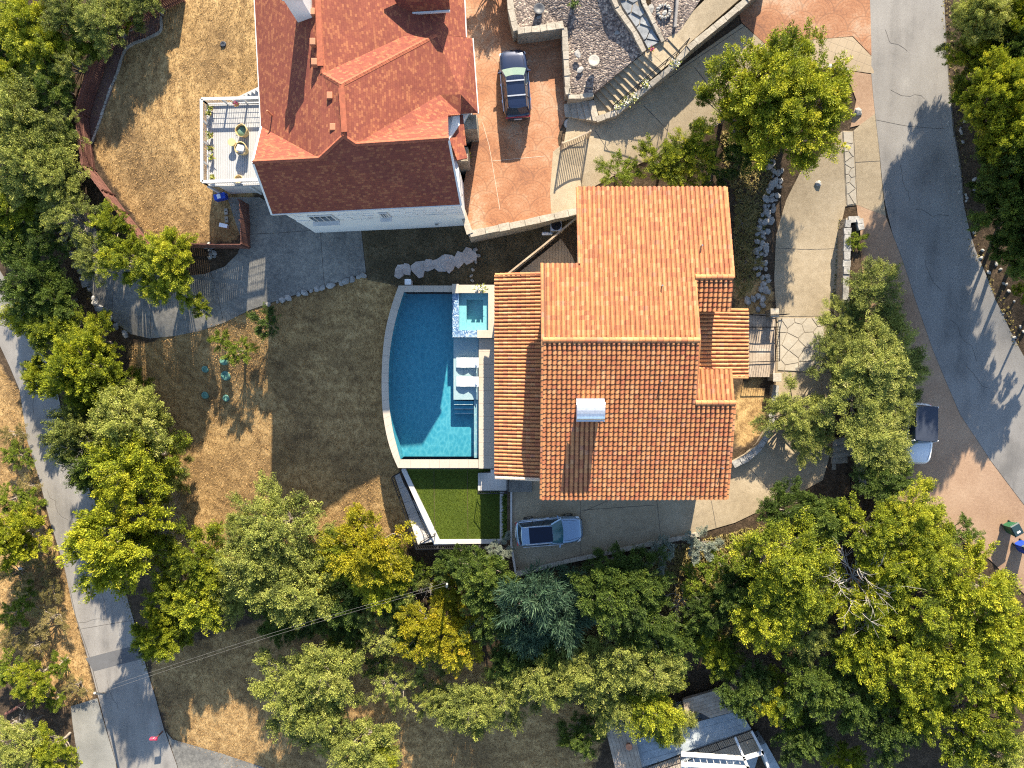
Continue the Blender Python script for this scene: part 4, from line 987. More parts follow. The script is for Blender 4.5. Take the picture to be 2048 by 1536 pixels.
# ------------------------------------------------------------------ turf terrace and its stairs
ZT = -.95
base = MB().prism([(*W(a, b, ZT-.03), ZT-.03) for a, b in [(803,938),(1021,938),(1021,1086),(868,1090)]], -6.5).build('turf_terrace', 'white_stucco', kind='structure')
box0(850, 579, 862, 583.8, -.12, -.058, 'skimmer', 'white_paint', POOL)
turf = MB().add([(*W(a, b, ZT), ZT) for a, b in [(812,938),(880,1079),(1000,1079),(1000,938)]], [(0, 1, 2, 3)]).build('artificial_turf', 'turf', kind='structure')
for sx_ in (868, 935): ribbon('turf_seam', [(sx_, 940), (sx_+1, 1077)], .03, 'brown_grass', .03, turf, z=ZT)
wall_run('terrace_wall', [(807,939,-.82),(873,1083,-.82)], .34, -3, 'white_wall', 'white slanting wall strip between turf and side stairs', seed=51)
wall_run('terrace_wall', [(868,1084,-.80),(1003,1083,-.80)], .30, -6, 'white_wall', 'white wall strip along the lower edge of the turf', seed=52)
wall_run('terrace_wall', [(1003.5,984,-.78),(1003.5,1081,-.78)], .28, -3, 'white_wall', 'white wall strip between turf and planting bed', seed=53)
terrace('planting_bed', [(1008,984,-.6),(1021,984,-.6),(1021,1085,-.6),(1008,1085,-.6)], -2, 'mulch')
wall_run('kerb_wall', [(1022.5,962,.05),(1022.5,1090,.05),(1031,1146,.05)], .14, -2, 'white_wall', 'thin pale kerb at the left end of the car drive')
es = thing('turf_steps', 'grey steps from the porch landing down to the turf', 'stairs', W3(980, 965, 0))
for i in range(4):
    z = ZT + (i+1)*.19; MB().prism([(*W(a, b, z), z) for a, b in [(956+i*6.3, 946), (962.3+i*6.3, 946), (962.3+i*6.3, 981), (956+i*6.3, 981)]], -3).build('step', 'white_wall', es)
MB().prism([(*W(a, b, 0), 0) for a, b in [(981.2,939),(1015,939),(1015,981),(981.2,981)]], -3).build('landing', 'white_wall', es)
railing('step_railing', [W3(957,982,-.6), W3(981,982,.02), W3(1014,982,.02), W3(1014,958,.02)], .9, 'black railing round the porch steps above the turf', .14)
tag(MB().prism([(*W(a, b, .10), .10) for a, b in [(1017,957),(1064,957),(1064,984),(1017,984)]], -.3).build('paver_landing', 'old_concrete'), 'square grey paver landing at the corner of the porch roof', 'paving')
ws = thing('side_stairs', 'pale concrete walk and steps down the left of the turf', 'stairs', W3(830, 1030, -3))
def Lp(t): return (789 + 47*t, 951 + 138*t)
def Rp(t): return (806 + 60*t, 942 + 141*t)
def walk(t0, t1, z, nm):
    MB().prism([(*W(*p, z), z) for p in (Lp(t0), Lp(t1), Rp(t1), Rp(t0))], -7).build(nm, 'white_wall', ws)
for i, (a, b) in enumerate(((0, .2), (.2, .4), (.4, .58))): walk(a, b - .004, -2.42 - .01*(2-i), 'walk_slab')
for i in range(8): walk(.58 + i*.042, .58 + (i+1)*.042, -2.42 + (i+1)*.17, 'step')
walk(.916, 1.0, -1.0, 'landing')
railing('stair_railing', [W3(788,951,-2.4), W3(*Lp(.57), -2.4), W3(*Lp(.93), -1.0), W3(836,1091,-1.0), W3(1001,1088,-.85)], 1.0, 'long black railing round the outside of the turf terrace', .13)
railing('stair_railing', [W3(789,950,-2.4), W3(805,941,-2.4), W3(*Rp(.57), -2.4), W3(*Rp(.9), -1.05)], .95, 'black railing between the side stairs and the turf', .13)
railing('stair_gate', [W3(*Rp(.9), -1.0), W3(871,1066,-.95), W3(842,1083,-1.0)], .9, 'open black metal gate at the head of the side stairs', .0 or None, post=3)

# ------------------------------------------------------------------ red shingled house
RH = thing('red_roof_house', 'white two storey house with steep red shingle roof', 'house', (*W(700, 300, 0), 0))
rv = {'a': (505,323,9.0), 'b': (638,316,9.0), 'c': (686,271,9.5), 'd': (712,288,9.1), 'e': (897,276,9.0), 'f': (922,409,6.0), 'g': (543,428,6.0),
      'h': (522,253,6.1), 'i': (682,169,9.6), 'j': (645,147,8.95), 'k': (634,-60,8.95), 'l': (506,-60,6.1), 'm': (880,189,6.0), 'n': (922,189,5.8), 'o': (921,229,5.5), 'p': (896,231,6.4),
      'w': (921,228,5.2), 'q': (956,226,4.6), 'r': (945,76,4.6), 's': (872,69,6.25), 't': (806,73,6.85), 'u': (932,74,4.9), 'v': (926,-60,4.9)}
def RP(k): a, b, z = rv[k]; return Vector((*W(a, b, z), z))
FACES = ['agfe', 'abe', 'bcd', 'bde', 'abh', 'lhbcijk', 'cimd', 'imnqr', 'dmnope', 'jits', 'kjtuv', 'tsu'] 
def roof_faces():
    # every face gets its own plan so that the shingle courses run level
    faces = [('a','g','f','e','d','b'), ('b','d','c'), ('h','a','b'), ('l','h','b','c','i','j','k'), ('c','d','m','i'), ('i','m','n','w','q','r','s'), ('d','e','p','o','n','m'), ('j','i','s','t'), ('k','j','t','s','u','v')]
    for f in faces:
        P = [RP(k) for k in f]
        # best plane of the outline
        n = Vector((0, 0, 0))
        for p, q in zip(P, P[1:] + P[:1]): n += Vector(((p.y-q.y)*(p.z+q.z), (p.z-q.z)*(p.x+q.x), (p.x-q.x)*(p.y+q.y)))
        n.normalize()
        if n.z < 0: n = -n
        uu = Vector((0, 0, 1)).cross(n).normalized(); vv = n.cross(uu)
        me = bpy.data.meshes.new('roof_slope'); bm = bmesh.new(); hl = Vector(RH.location)
        tri = fill2d([(p.x, p.y) for p in P]); vs = [bm.verts.new(p - hl) for p in P]; uvl = bm.loops.layers.uv.new('UVMap')
        for t in tri:
            fc = bm.faces.new([vs[i] for i in t])
            for lp in fc.loops: lp[uvl].uv = (lp.vert.co.dot(uu) + 60, lp.vert.co.dot(vv) + 60)
        bmesh.ops.recalc_face_normals(bm, faces=bm.faces)
        for fc in bm.faces:
            if fc.normal.z < 0: fc.normal_flip()
        bm.to_mesh(me); bm.free()
        o = link('roof_slope', me, 'shingle', RH); md = o.modifiers.new('thick', 'SOLIDIFY'); md.thickness = .12; md.offset = -1
roof_faces()
def cap_line(a, b, w=.14):
    a, b = RP(a), RP(b); d = (b-a); n = max(1, round(d.length/.28)); mb = MB(); r = Vector((-d.y, d.x, 0)).normalized()*w; s = d/n
    for i in range(n):
        p, q = a + s*i, a + s*(i+1.1); up = Vector((0, 0, .05)); lo = Vector((0, 0, -.045))
        mb.add([p - r + lo, p + up, p + r + lo, q - r + lo, q + up*.6, q + r + lo], [(0, 1, 4, 3), (1, 2, 5, 4)])
    mb.build('ridge_cap', 'shingle_cap', RH)
for a, b in ('ab', 'bc', 'cd', 'de', 'ci', 'ij', 'jk', 'is'): cap_line(a, b)
# ridge vents on the two long ridges
for p0_, p1_ in ((W3(634,-60,9.0), W3(641,132,9.0)), (W3(683,176,9.65), W3(689,264,9.58))):
    MB().bar(p0_, p1_, .34, .07).build('ridge_vent', 'shingle_cap', RH)
def on_roof(px, py, z, up=0): return W3(px, py, z + up)
for px, py, z in [(626,26,8.75), (627,86,8.85), (630,126,8.9), (661,193,9.1), (667,256,9.1)]:
    p = on_roof(px, py, z); MB().box((p.x-.17, p.y-.2, p.z-.25), (p.x+.17, p.y+.2, p.z+.24)).build('roof_vent', 'vent_metal', RH, bevel=.03)
for px, py, z in [(785,333,7.8), (709,379,6.9), (748,317,8.1)]:
    p = on_roof(px, py, z); MB().box((p.x-.16, p.y-.16, p.z-.2), (p.x+.16, p.y+.16, p.z+.16)).build('roof_vent', 'vent_metal', RH, bevel=.03)
p = on_roof(541, 228, 6.9); MB().tube([p - Vector((0, 0, .3)), p + Vector((0, 0, .6))], .05, 8).build('vent_pipe', 'terracotta_pot', RH)
# dormer wing at the top edge
dm = [W3(806,26,6.5), W3(900,20,6.3), W3(896,-28,7.9), W3(770,-28,8.0)]
me_d = MB().add(dm, [(0, 1, 2, 3)]).mesh('dormer_roof'); uvd = me_d.uv_layers.new(name='UVMap')
for lp in me_d.loops:
    v = me_d.vertices[lp.vertex_index].co; uvd.data[lp.index].uv = (v.x + 60, v.length*0 + v.y*1.4 + 60)
for v in me_d.vertices: v.co -= Vector(RH.location)
dmo = link('dormer_roof', me_d, 'shingle', RH); dmo.modifiers.new('thick', 'SOLIDIFY').thickness = .15
MB().bar(dm[0] + Vector((0, -.06, -.02)), dm[1] + Vector((0, -.06, -.02)), .1, .16).build('gutter', 'trim_white', RH)
a_, b_ = W3(820,18,6.1), W3(892,14,6.1)
MB().prism([(a_.x, a_.y, 6.3), (b_.x, b_.y, 6.3), (b_.x, b_.y+1.2, 7.2), (a_.x, a_.y+1.2, 7.2)], 4.0).build('dormer_wall', 'white_stucco', RH)
# fascia and gutters
def fascia(ks, nm='gutter'):
    for a, b in zip(ks[:-1], ks[1:]):
        p, q = RP(a), RP(b); MB().bar(p - Vector((0, 0, .10)), q - Vector((0, 0, .10)), .12, .16).build(nm, 'trim_white', RH)
fascia(['l', 'h']); fascia(['h', 'a']); fascia(['g', 'f']); fascia(['q', 'r']); fascia(['u', 'v']); fascia(['a', 'g']); fascia(['f', 'e'])
# walls
g0, f0 = RP('g'), RP('f')
fw = [Vector((*W(570,427,5.85), 0)), Vector((*W(921,410,5.85), 0)), Vector((*W(916,330,5.8), 0)), Vector((*W(896,276,6), 0)), Vector((*W(940,215,4.6), 0)), Vector((*W(930,90,4.6), 0)), Vector((*W(920,-60,4.8), 0)), Vector((*W(530,-60,6), 0)), Vector((*W(535,240,6), 0)), Vector((*W(530,320,6), 0))]
tops = [5.80, 5.80, 5.6, 5.6, 4.2, 4.2, 4.5, 5.9, 5.9, 5.9]
MB().prism([(p.x, p.y, t) for p, t in zip(fw, tops)], -4).build('wall', 'white_stucco', RH)
# stone courses on the upper part of the shaded wall, with two windows and a vent
A, B = fw[0], fw[1]; dW = (B-A).normalized(); nW = Vector((dW.y, -dW.x, 0))
def on_wall(t, z, out): p = A + (B-A)*t + nW*out; return Vector((p.x, p.y, z))
rr_ = random.Random(3); L_ = (B-A).length
z = 3.1; ncourse = 0
while z < 5.7:
    hgt = rr_.uniform(.24, .34); x = .02
    while x < L_ - .2 and z + hgt < 5.78:
        w_ = rr_.uniform(.4, .9); x1 = min(x + w_, L_-.02)
        if not any(t0*L_-.1 < x1 and t1*L_+.1 > x and z < 5.2 for t0, t1 in ((.09, .255), (.50, .575))):
            mb = MB(); q = [on_wall(x/L_, z, .004), on_wall(x1/L_-.012/L_, z, .004)]
            o_ = rr_.uniform(.025, .06); p4 = [on_wall(x/L_, z+.01, o_), on_wall((x1-.02)/L_, z+.01, o_), on_wall((x1-.02)/L_, z+hgt-.015, o_), on_wall(x/L_, z+hgt-.015, o_)]
            p5 = [v - nW*(o_-.002) for v in p4]
            MB().add(p4 + p5, [(0, 1, 2, 3), (0, 4, 5, 1), (1, 5, 6, 2), (2, 6, 7, 3), (3, 7, 4, 0)]).build('wall_stone', 'white_stucco', RH)
        x = x1
    z += hgt
for t0, t1, z0, z1 in ((.10, .245, 3.4, 5.0), (.51, .565, 3.7, 4.9)):
    def quad(out, m, nm, mat, par):
        a = [on_wall(t0+m/L_, z0+m, out), on_wall(t1-m/L_, z0+m, out), on_wall(t1-m/L_, z1-m, out), on_wall(t0+m/L_, z1-m, out)]
        b = [v - nW*.08 for v in a]; return MB().add(a+b, [(0, 1, 2, 3), (0, 4, 5, 1), (1, 5, 6, 2), (2, 6, 7, 3), (3, 7, 4, 0)]).build(nm, mat, par)
    wn_ = quad(.10, 0, 'window', 'trim_white', RH); quad(.11, .10, 'pane', 'window_glass', wn_)
    s0, s1 = on_wall(t0-.008, z0-.08, .2), on_wall(t1+.008, z0-.08, .2)
    MB().bar(s0, s1, .35, .10).build('sill', 'trim_white', wn_)
    for k in range(1, 4):
        t = t0 + (t1-t0)*k/4; MB().bar(on_wall(t, z0+.1, .12), on_wall(t, z1-.1, .12), .04).build('mullion', 'trim_white', wn_)
MB().bar(on_wall(.80, .6, .05), on_wall(.82, .6, .05), .12, .35).build('wall_vent', 'grey_metal', RH)
# entrance recess, eaves and lamps on the courtyard side
for pts, z, nm in (([(896,278),(920,276),(933,318),(912,322)], 5.3, 'porch_roof'), ([(897,233),(924,231),(931,292),(898,294)], 4.6, 'porch_roof')):
    vs = [W3(a, b, z + (.5 if i in (0, 3) else 0)) for i, (a, b) in enumerate(pts)]
    me_d = MB().add(vs, [(0, 1, 2, 3)]).mesh(nm); uvd = me_d.uv_layers.new(name='UVMap')
    for lp in me_d.loops: v = me_d.vertices[lp.vertex_index].co; uvd.data[lp.index].uv = (v.y + 60, v.x + 60)
    for v in me_d.vertices: v.co -= Vector(RH.location)
    q = link(nm, me_d, 'shingle', RH); q.modifiers.new('t', 'SOLIDIFY').thickness = .15
for a, b, c, d, z in ((914,229,954,258,3.9), (900,294,936,322,3.6)):
    x0, y0 = W(a, d, z); x1, y1 = W(c, b, z); MB().box((x0, y0, 0), (x1, y1, z)).build('porch_wall', 'stone_wall', RH)
for px, py in ((913,348),(914,368),(916,388)):
    p = W3(px+6, py, 3.6); MB().tube([p - Vector((0, 0, .35)), p], .09, 8).build('wall_lamp', 'black_metal', RH)
for a, b in ((1, 70),): pass
# chimney of the red house
c4 = [W3(565,-20,10.9), W3(605,-24,10.9), W3(607,18,10.9), W3(581,25,10.9)]
base4 = [Vector((v.x, v.y, 5.5)) for v in c4]
cq = [Vector((*W(566,-8,10.9), 0)), Vector((*W(602,-10,10.9), 0))]
x0, y0 = W(567, 0, 10.6); x1, y1 = W(604, -34, 10.6)
MB().box((x0, y0, 5), (x1, y1, 10.6)).build('chimney', 'white_stucco', RH); MB().box((x0-.06, y0-.06, 10.6), (x1+.06, y1+.06, 10.75)).build('chimney_cap', 'trim_white', RH)
MB().box((x0+.35, y0+.3, 10.75), (x1-.35, y1-.3, 11.3)).build('flue', 'grey_metal', RH)

# white deck of the red house
ZD = 1.35
DK = thing('white_deck', 'raised white timber deck on the left of the red roofed house', 'deck', W3(460, 290, -1.2))
d0, d1 = W(416, 372, ZD), W(540, 208, ZD)
brd = MB(); x = d0[0]
while x < d1[0]:
    brd.box((x, d0[1], ZD-.04), (x+.135, d1[1], ZD)); x += .15
brd.build('deck_board', 'white_deck_wood', DK, kind='stuff')
MB().box((d0[0]+.02, d0[1]+.02, ZD-.28), (d1[0], d1[1]-.02, ZD-.045)).build('frame', 'white_deck_wood', DK)
for px, py in ((416,372),(416,290),(416,208),(500,372),(520,208)):
    x, y = W(px, py, ZD); MB().box((x-.08, y-.08, -3), (x+.08, y+.08, ZD-.05)).build('support_post', 'white_paint', DK)
MB().box((d0[0]+.6, d0[1]+.05, -3), (d1[0], d0[1]+.25, ZD-.3)).build('skirt_wall', 'white_wall', DK)
rl_ = [W3(416,208,ZD), W3(416,372,ZD)]
def white_rail(pts, par):
    for a, b in zip(pts[:-1], pts[1:]):
        a, b = Vector(a), Vector(b); MB().bar(a + Vector((0, 0, 1.0)), b + Vector((0, 0, 1.0)), .2, .06).build('top_rail', 'white_paint', par)
        MB().bar(a + Vector((0, 0, .12)), b + Vector((0, 0, .12)), .08, .08).build('bottom_rail', 'white_paint', par)
        n = max(1, round((b-a).length/1.6))
        for k in range(n+1):
            q = a.lerp(b, k/n); MB().bar(q, q + Vector((0, 0, .98)), .11).build('rail_post', 'white_paint', par)
        w = MB(); k = int((b-a).length/.16)
        for i in range(k): q = a.lerp(b, (i+.5)/k); w.bar(q + Vector((0, 0, .1)), q + Vector((0, 0, .98)), .018)
        for zz in (.35, .55, .75): w.bar(a + Vector((0, 0, zz)), b + Vector((0, 0, zz)), .018)
        w.build('wire_infill', 'grey_metal', par, kind='stuff')
white_rail([W3(535,206,ZD), W3(416,209,ZD), W3(417,371,ZD), W3(530,366,ZD)], DK)
ramp_ = [W3(470,198,ZD-.4), W3(522,172,ZD-.4)]
sw = steps_thing('deck_stairs', 'white stairs at the top corner of the white deck', [(462,200),(524,170)], [(480,206),(540,188)], -.6, 1.2, 8, -3, 'white_deck_wood')

# ------------------------------------------------------------------ fence of the red house's yard
FENCE = [(345,-25),(214,43),(188,98),(149,218),(161,328),(200,380),(228,418),(291,499)]
FENCE2 = [(291,499),(354,487),(420,489),(481,489),(481,440),(478,398)]
def board_fence(px, label, rev=False):
    P = [G(a, b, 1.8) - Vector((0, 0, 1.8)) for a, b in px]; o = thing('wooden_fence', label, 'fence', P[0])
    r = random.Random(9); pk = MB()
    for a, b in zip(P[:-1], P[1:]):
        d = b-a; L = math.hypot(d.x, d.y); n = int(L/.15); t = Vector((d.x, d.y, 0)).normalized(); nn = Vector((-t.y, t.x, 0))
        for i in range(n):
            q = a.lerp(b, (i+.5)/n); z = tz(q.x, q.y); h = 1.8 + r.uniform(-.03, .03); q = q + nn*r.uniform(-.006, .006)
            pk.bar(Vector((q.x, q.y, z-.1)), Vector((q.x, q.y, z+h)), .138, .022, up=nn)
        for hh in (.35, 1.0, 1.6):
            k = max(1, int(L/2.4)); pts = [a.lerp(b, j/k) for j in range(k+1)]
            for p, q in zip(pts[:-1], pts[1:]):
                MB().bar(Vector((p.x, p.y, tz(p.x, p.y)+hh)) + nn*.045, Vector((q.x, q.y, tz(q.x, q.y)+hh)) + nn*.045, .05, .09).build('rail', 'fence_wood', o)
        k = max(1, int(L/2.4))
        for j in range(k+1):
            q = a.lerp(b, j/k) + nn*.1; z = tz(q.x, q.y); MB().bar((q.x, q.y, z-.2), (q.x, q.y, z+1.75), .1).build('post', 'fence_wood', o)
    pk.build('fence_board', 'fence_wood', o, kind='stuff')
board_fence(FENCE, 'long reddish brown board fence curving round the dry yard'); board_fence(FENCE2, 'reddish brown board fence closing the lower corner of the dry yard')
sheet('mulch_bed', [(330,10),(222,60),(200,112),(172,215),(180,300),(192,270),(222,190),(247,112),(265,90),(322,62)], 'mulch', .025)
def edging():
    px = smooth_px([(323,36),(322,62),(300,76),(264,90),(248,108),(236,145),(216,195),(200,245),(184,288)], k=7)
    P = [G(a, b) for a, b in px]; o = thing('stone_edging', 'thin row of white edging stones inside the curved fence', 'edging', P[0]); me = MB().box((-.14, -.08, -.05), (.14, .08, .12)).mesh('stone'); me.materials.append(M['limestone'])
    r = random.Random(2)
    for a, b in zip(P[:-1], P[1:]):
        q = (a+b)/2 - P[0]; link('stone', me, None, o, (q.x, q.y, q.z), (0, 0, math.atan2(b.y-a.y, b.x-a.x) + r.uniform(-.1, .1)), (r.uniform(.8, 1.15), r.uniform(.8, 1.2), r.uniform(.8, 1.2)))
edging()

# ------------------------------------------------------------------ timber cabin decks at the lower edge
CB = thing('timber_cabin', 'timber cabin with weathered plank decks under the oaks', 'house', W3(1380, 1470, -4))
def plank_deck(px, z, dirpx, w, mat, par, nm='plank', thick=.05):
    """planks clipped to an outline; each plank is a part"""
    poly = [W(a, b, z) for a, b in px]; d = Vector(W(*dirpx[1], z)) - Vector(W(*dirpx[0], z)); d.normalize(); nrm = Vector((-d.y, d.x))
    a = np.array(poly); t = a @ np.array(nrm); s = t.min() + .01; MBd = MB().prism([(x, y, z-.06) for x, y in poly], z-.3).build('deck_frame', 'weathered_wood', par)
    while s < t.max():
        c = [np.array(q, float) for q in poly]
        for sg, lim in ((1, s + w - .015), (-1, -s)):
            out = []
            for p, q in zip(c, c[1:] + c[:1]):
                da, db = sg*(p @ np.array(nrm)) - lim, sg*(q @ np.array(nrm)) - lim
                if da <= 0: out.append(p)
                if da*db < 0: out.append(p + (q-p)*da/(da-db))
            c = out
        if len(c) >= 3: MB().prism([(p[0], p[1], z + random.uniform(-.006, .006)) for p in c], z - thick).build(nm, mat, par)
        s += w
plank_deck([(1206,1438),(1262,1418),(1272,1480),(1290,1560),(1236,1560)], -2.6, [(1206,1438),(1236,1550)], .28, 'weathered_wood', CB)
plank_deck([(1366,1400),(1462,1372),(1480,1420),(1420,1436),(1400,1425),(1372,1440)], -2.4, [(1366,1400),(1462,1372)], .28, 'weathered_wood', CB)
plank_deck([(1268,1480),(1420,1437),(1480,1421),(1503,1458),(1400,1492),(1278,1540)], -2.9, [(1268,1480),(1480,1421)], .6, 'blue_deck', CB, 'deck_panel')
plank_deck([(1362,1512),(1503,1461),(1526,1506),(1490,1516),(1362,1510)], -3.3, [(1440,1485),(1455,1510)], .2, 'tan_wood', CB)
plank_deck([(1278,1542),(1360,1512),(1364,1560),(1290,1570)], -3.0, [(1278,1542),(1290,1570)], .25, 'weathered_wood', CB)
white = MB(); zz = -1.7
def wb(a, b, z0, z1, w=.2, h=.12): MB().bar(W3(*a, z0), W3(*b, z1), w, h).build('white_beam', 'white_paint', CB)
wb((1362,1508), (1486,1516), zz, zz, .3); wb((1362,1528), (1498,1536), zz, zz, .3); wb((1470,1474), (1488,1516), zz, zz, .16); wb((1503,1462), (1526,1506), zz, zz, .16); wb((1486,1517), (1527,1504), zz, zz, .3); wb((1488,1517), (1500,1545), zz, zz, .2); wb((1527,1505), (1540,1545), zz, zz, .2)
for k in range(9):
    x = 1372 + k*13; wb((x, 1511), (x+4, 1527), zz-.1, zz-.1, .05); wb((x-8, 1531), (x, 1560), zz-.1, zz-.1, .17)
MB().prism([(*W(a, b, -2.2), -2.2) for a, b in [(1518,1492),(1532,1486),(1562,1540),(1548,1560)]], -5).build('side_ramp', 'blue_deck', CB)
MB().prism([(*W(a, b, -3.4), -3.4) for a, b in [(1222,1450),(1460,1385),(1520,1500),(1500,1570),(1240,1570)]], -8).build('wall', 'blue_deck', CB)
MB().prism([(*W(a, b, -2.84), -2.84) for a, b in [(1400,1424),(1418,1419),(1421,1434),(1404,1440)]], -2.89).build('deck_opening', 'black_plastic', CB)
SD = thing('shadow_stripe_walk', 'grey brown walk between slatted fence and tiled house with picket shadows imitated by planks', 'deck', W3(1120, 520, -.4))
plank_deck([(1022,558),(1088,505),(1160,446),(1178,470),(1178,560)], -.22, [(1100,560),(1100,450)], .22, 'tan_wood', SD)  # planks added to imitate picket shadow stripes on a concrete walk
railing('cabin_railing', [W3(1276,1536,-2.9), W3(1356,1510,-2.9), W3(1432,1484,-2.9), W3(1506,1458,-2.9)], 1.0, 'black railing along the edge of the blue grey cabin deck', .13)
# ------------------------------------------------------------------ vehicles
def interp(x, xs, ys): return float(np.interp(x, xs, ys))
def car(name, label, loc, rz, paint, L=4.7, Wd=1.86, Ht=1.68, screen='windshield_silver', roofmat=None, rails=True, bars=0, group='parked vehicles', boxy=False):
    o = thing(name, label, 'car', loc, rz, group); hw = Wd/2; hl = L/2
    X = np.array([-1, -.985, -.93, -.82, -.6, -.3, 0, .22, .36, .55, .75, .88, .95, .985, 1.0]) * hl
    wid = np.interp(X/hl, [-1, -.985, -.93, -.8, -.4, .4, .75, .9, .96, .99, 1], [.55, .70, .86, .96, 1, 1, .95, .84, .70, .56, .42]) * hw
    zt_ = np.interp(X/hl, [-1, -.97, -.9, -.7, .3, .42, .7, .92, .98, 1], [.78, .98, 1.06, 1.08, 1.06, 1.04, .98, .88, .74, .62]) * Ht/1.68
    zb_ = np.interp(X/hl, [-1, -.9, -.6, .6, .9, 1], [.48, .34, .24, .24, .34, .46])
    prof = [(0., 1.), (.45, 1.0), (.72, .985), (.90, .95), (.97, .86), (1.0, .66), (.99, .42), (.95, .16), (.90, .0)]
    k = len(prof); vs = []; n = 2*k - 1
    for x, w, a, b in zip(X, wid, zt_, zb_):
        row = [(x, w*p, b + (a-b)*q) for p, q in prof]; vs += [(x, -y, z) for x, y, z in row[:0:-1]] + row
    mb = MB().add(vs, [(i*n+j, i*n+j+1, (i+1)*n+j+1, (i+1)*n+j) for i in range(len(X)-1) for j in range(n-1)] + [tuple(range(n)), tuple(range(len(X)*n-1, (len(X)-1)*n-1, -1))])
    body = mb.build('body', paint, o, smooth=True, world=False)
    for p in body.data.polygons: pass
    md = body.modifiers.new('edge', 'EDGE_SPLIT'); md.split_angle = math.radians(50)
    # cabin: belt outline to roof outline
    zbelt = 1.03*Ht/1.68; zr = Ht
    xf, xr = (.42*hl, -.93*hl) if not boxy else (.30*hl, -.96*hl); rf, rr = (.10*hl, -.84*hl) if not boxy else (.20*hl, -.94*hl)
    bw, rw = hw*.90, hw*(.68 if not boxy else .84)
    def outl(xf, xr, w, z, m=9, bow=.05):
        front = [(xf - bow*hl*abs(t)**2, w*t, z) for t in np.linspace(1, -1, m)]; rear = [(xr + bow*.8*hl*abs(t)**2, w*t*.93, z) for t in np.linspace(-1, 1, m)]
        return front, rear
    bf, br = outl(xf, xr, bw, zbelt); tf, tr = outl(rf, rr, rw, zr - .05, bow=.04)
    def strip(lo, hi, nm, mat, par=o):
        m = len(lo); return MB().add(lo + hi, [(i, i+1, m+i+1, m+i) for i in range(m-1)]).build(nm, mat, par, smooth=True, world=False)
    strip(bf[::-1], tf[::-1], 'windshield', screen); strip(br[::-1], tr[::-1], 'rear_window', 'window_glass')
    for s in (0, 1):
        lo = [bf[-1], br[0]] if s == 0 else [br[-1], bf[0]]; hi = [tf[-1], tr[0]] if s == 0 else [tr[-1], tf[0]]
        mlo = [tuple(np.array(lo[0]) + (np.array(lo[1])-np.array(lo[0]))*t) for t in np.linspace(0, 1, 5)]; mhi = [tuple(np.array(hi[0]) + (np.array(hi[1])-np.array(hi[0]))*t) for t in np.linspace(0, 1, 5)]
        strip(mhi, mlo, 'side_window', 'window_glass')
        y = 1 if s else -1
        for t in (0, .33, .66, 1):
            a = Vector(mlo[0]).lerp(Vector(mlo[-1]), t); b = Vector(mhi[0]).lerp(Vector(mhi[-1]), t); MB().bar(a, b, .09 if t in (0, 1) else .06, .05).build('pillar', paint if t in (0, 1) else 'black_plastic', o, world=False)
    # roof panel, slightly crowned
    m = 9; rings = []
    for sc, dz in ((1.0, -.05), (.94, -.012), (.7, .0), (.0, .012)):
        rings.append([(rr + (rf-rr)/2 + (x-(rr+(rf-rr)/2))*(1-(1-sc)*.6), y*sc, zr + dz) for x, y, _ in tf + tr])
    mb = MB(); q = len(rings[0])
    for i, r_ in enumerate(rings[:-1]): mb.add(r_ + rings[i+1], [(j, (j+1) % q, q + (j+1) % q, q + j) for j in range(q)])
    ro = mb.build('roof', roofmat or paint, o, smooth=True, world=False)
    if ro.data.polygons[0].normal.z < 0: ro.data.flip_normals()
    if rails:
        for s in (-1, 1): MB().tube([(rr+.25, s*rw*.90, zr-.02), (rr+.4, s*rw*.93, zr+.03), (rf-.35, s*rw*.93, zr+.03), (rf-.15, s*rw*.92, zr-.02)], .02, 6).build('roof_rail', 'alloy' if paint == 'paint_silver' else 'black_plastic', o, world=False, smooth=True)
    for i in range(bars): 
        x = rf - .45 - i*1.0; MB().bar((x, -rw*.92, zr+.09), (x, rw*.92, zr+.09), .09, .035).build('roof_bar', 'grey_metal', o, world=False)
    # hood seams, lights, bumpers, mirrors, handles
    def top(x): return float(np.interp(x, X, zt_))
    for s in (-1, 1):
        pts = [(xf+.02, s*hw*.74, top(xf)*.995+.012), (.6*hl, s*hw*.74, top(.6*hl)+.008), (.86*hl, s*hw*.60, top(.86*hl)+.01)]
        MB().tube(pts, .008, 4).build('hood_seam', 'black_plastic', o, world=False)
        MB().add([(.955*hl, s*hw*.62, .72), (.90*hl, s*hw*.90, .76), (.80*hl, s*hw*.935, .90), (.90*hl, s*hw*.66, .90)], [(0, 1, 2, 3) if s > 0 else (3, 2, 1, 0)]).build('headlight', 'lamp_clear', o, world=False)
        MB().box((-hl*.975, s*hw*.70-.14, .76), (-hl*.90, s*hw*.70+.14, .92)).build('tail_lamp', 'tail_red', o, world=False, bevel=.02)
        MB().bar((xf-.30, s*hw*.9, zbelt+.02), (xf-.34, s*(hw+.16), zbelt+.05), .10, .14).build('mirror', paint if s > 0 else paint, o, world=False, bevel=.02)
        for x in (.02, -.45): MB().bar((x*hl, s*(hw+.012), .90), (x*hl-.18, s*(hw+.012), .90), .03, .03).build('door_handle', 'chrome', o, world=False)
        MB().bar((xf-.1, s*hw*.985, zbelt-.03), (xr+.3, s*hw*.975, zbelt-.0), .02, .03).build('belt_trim', 'chrome', o, world=False)
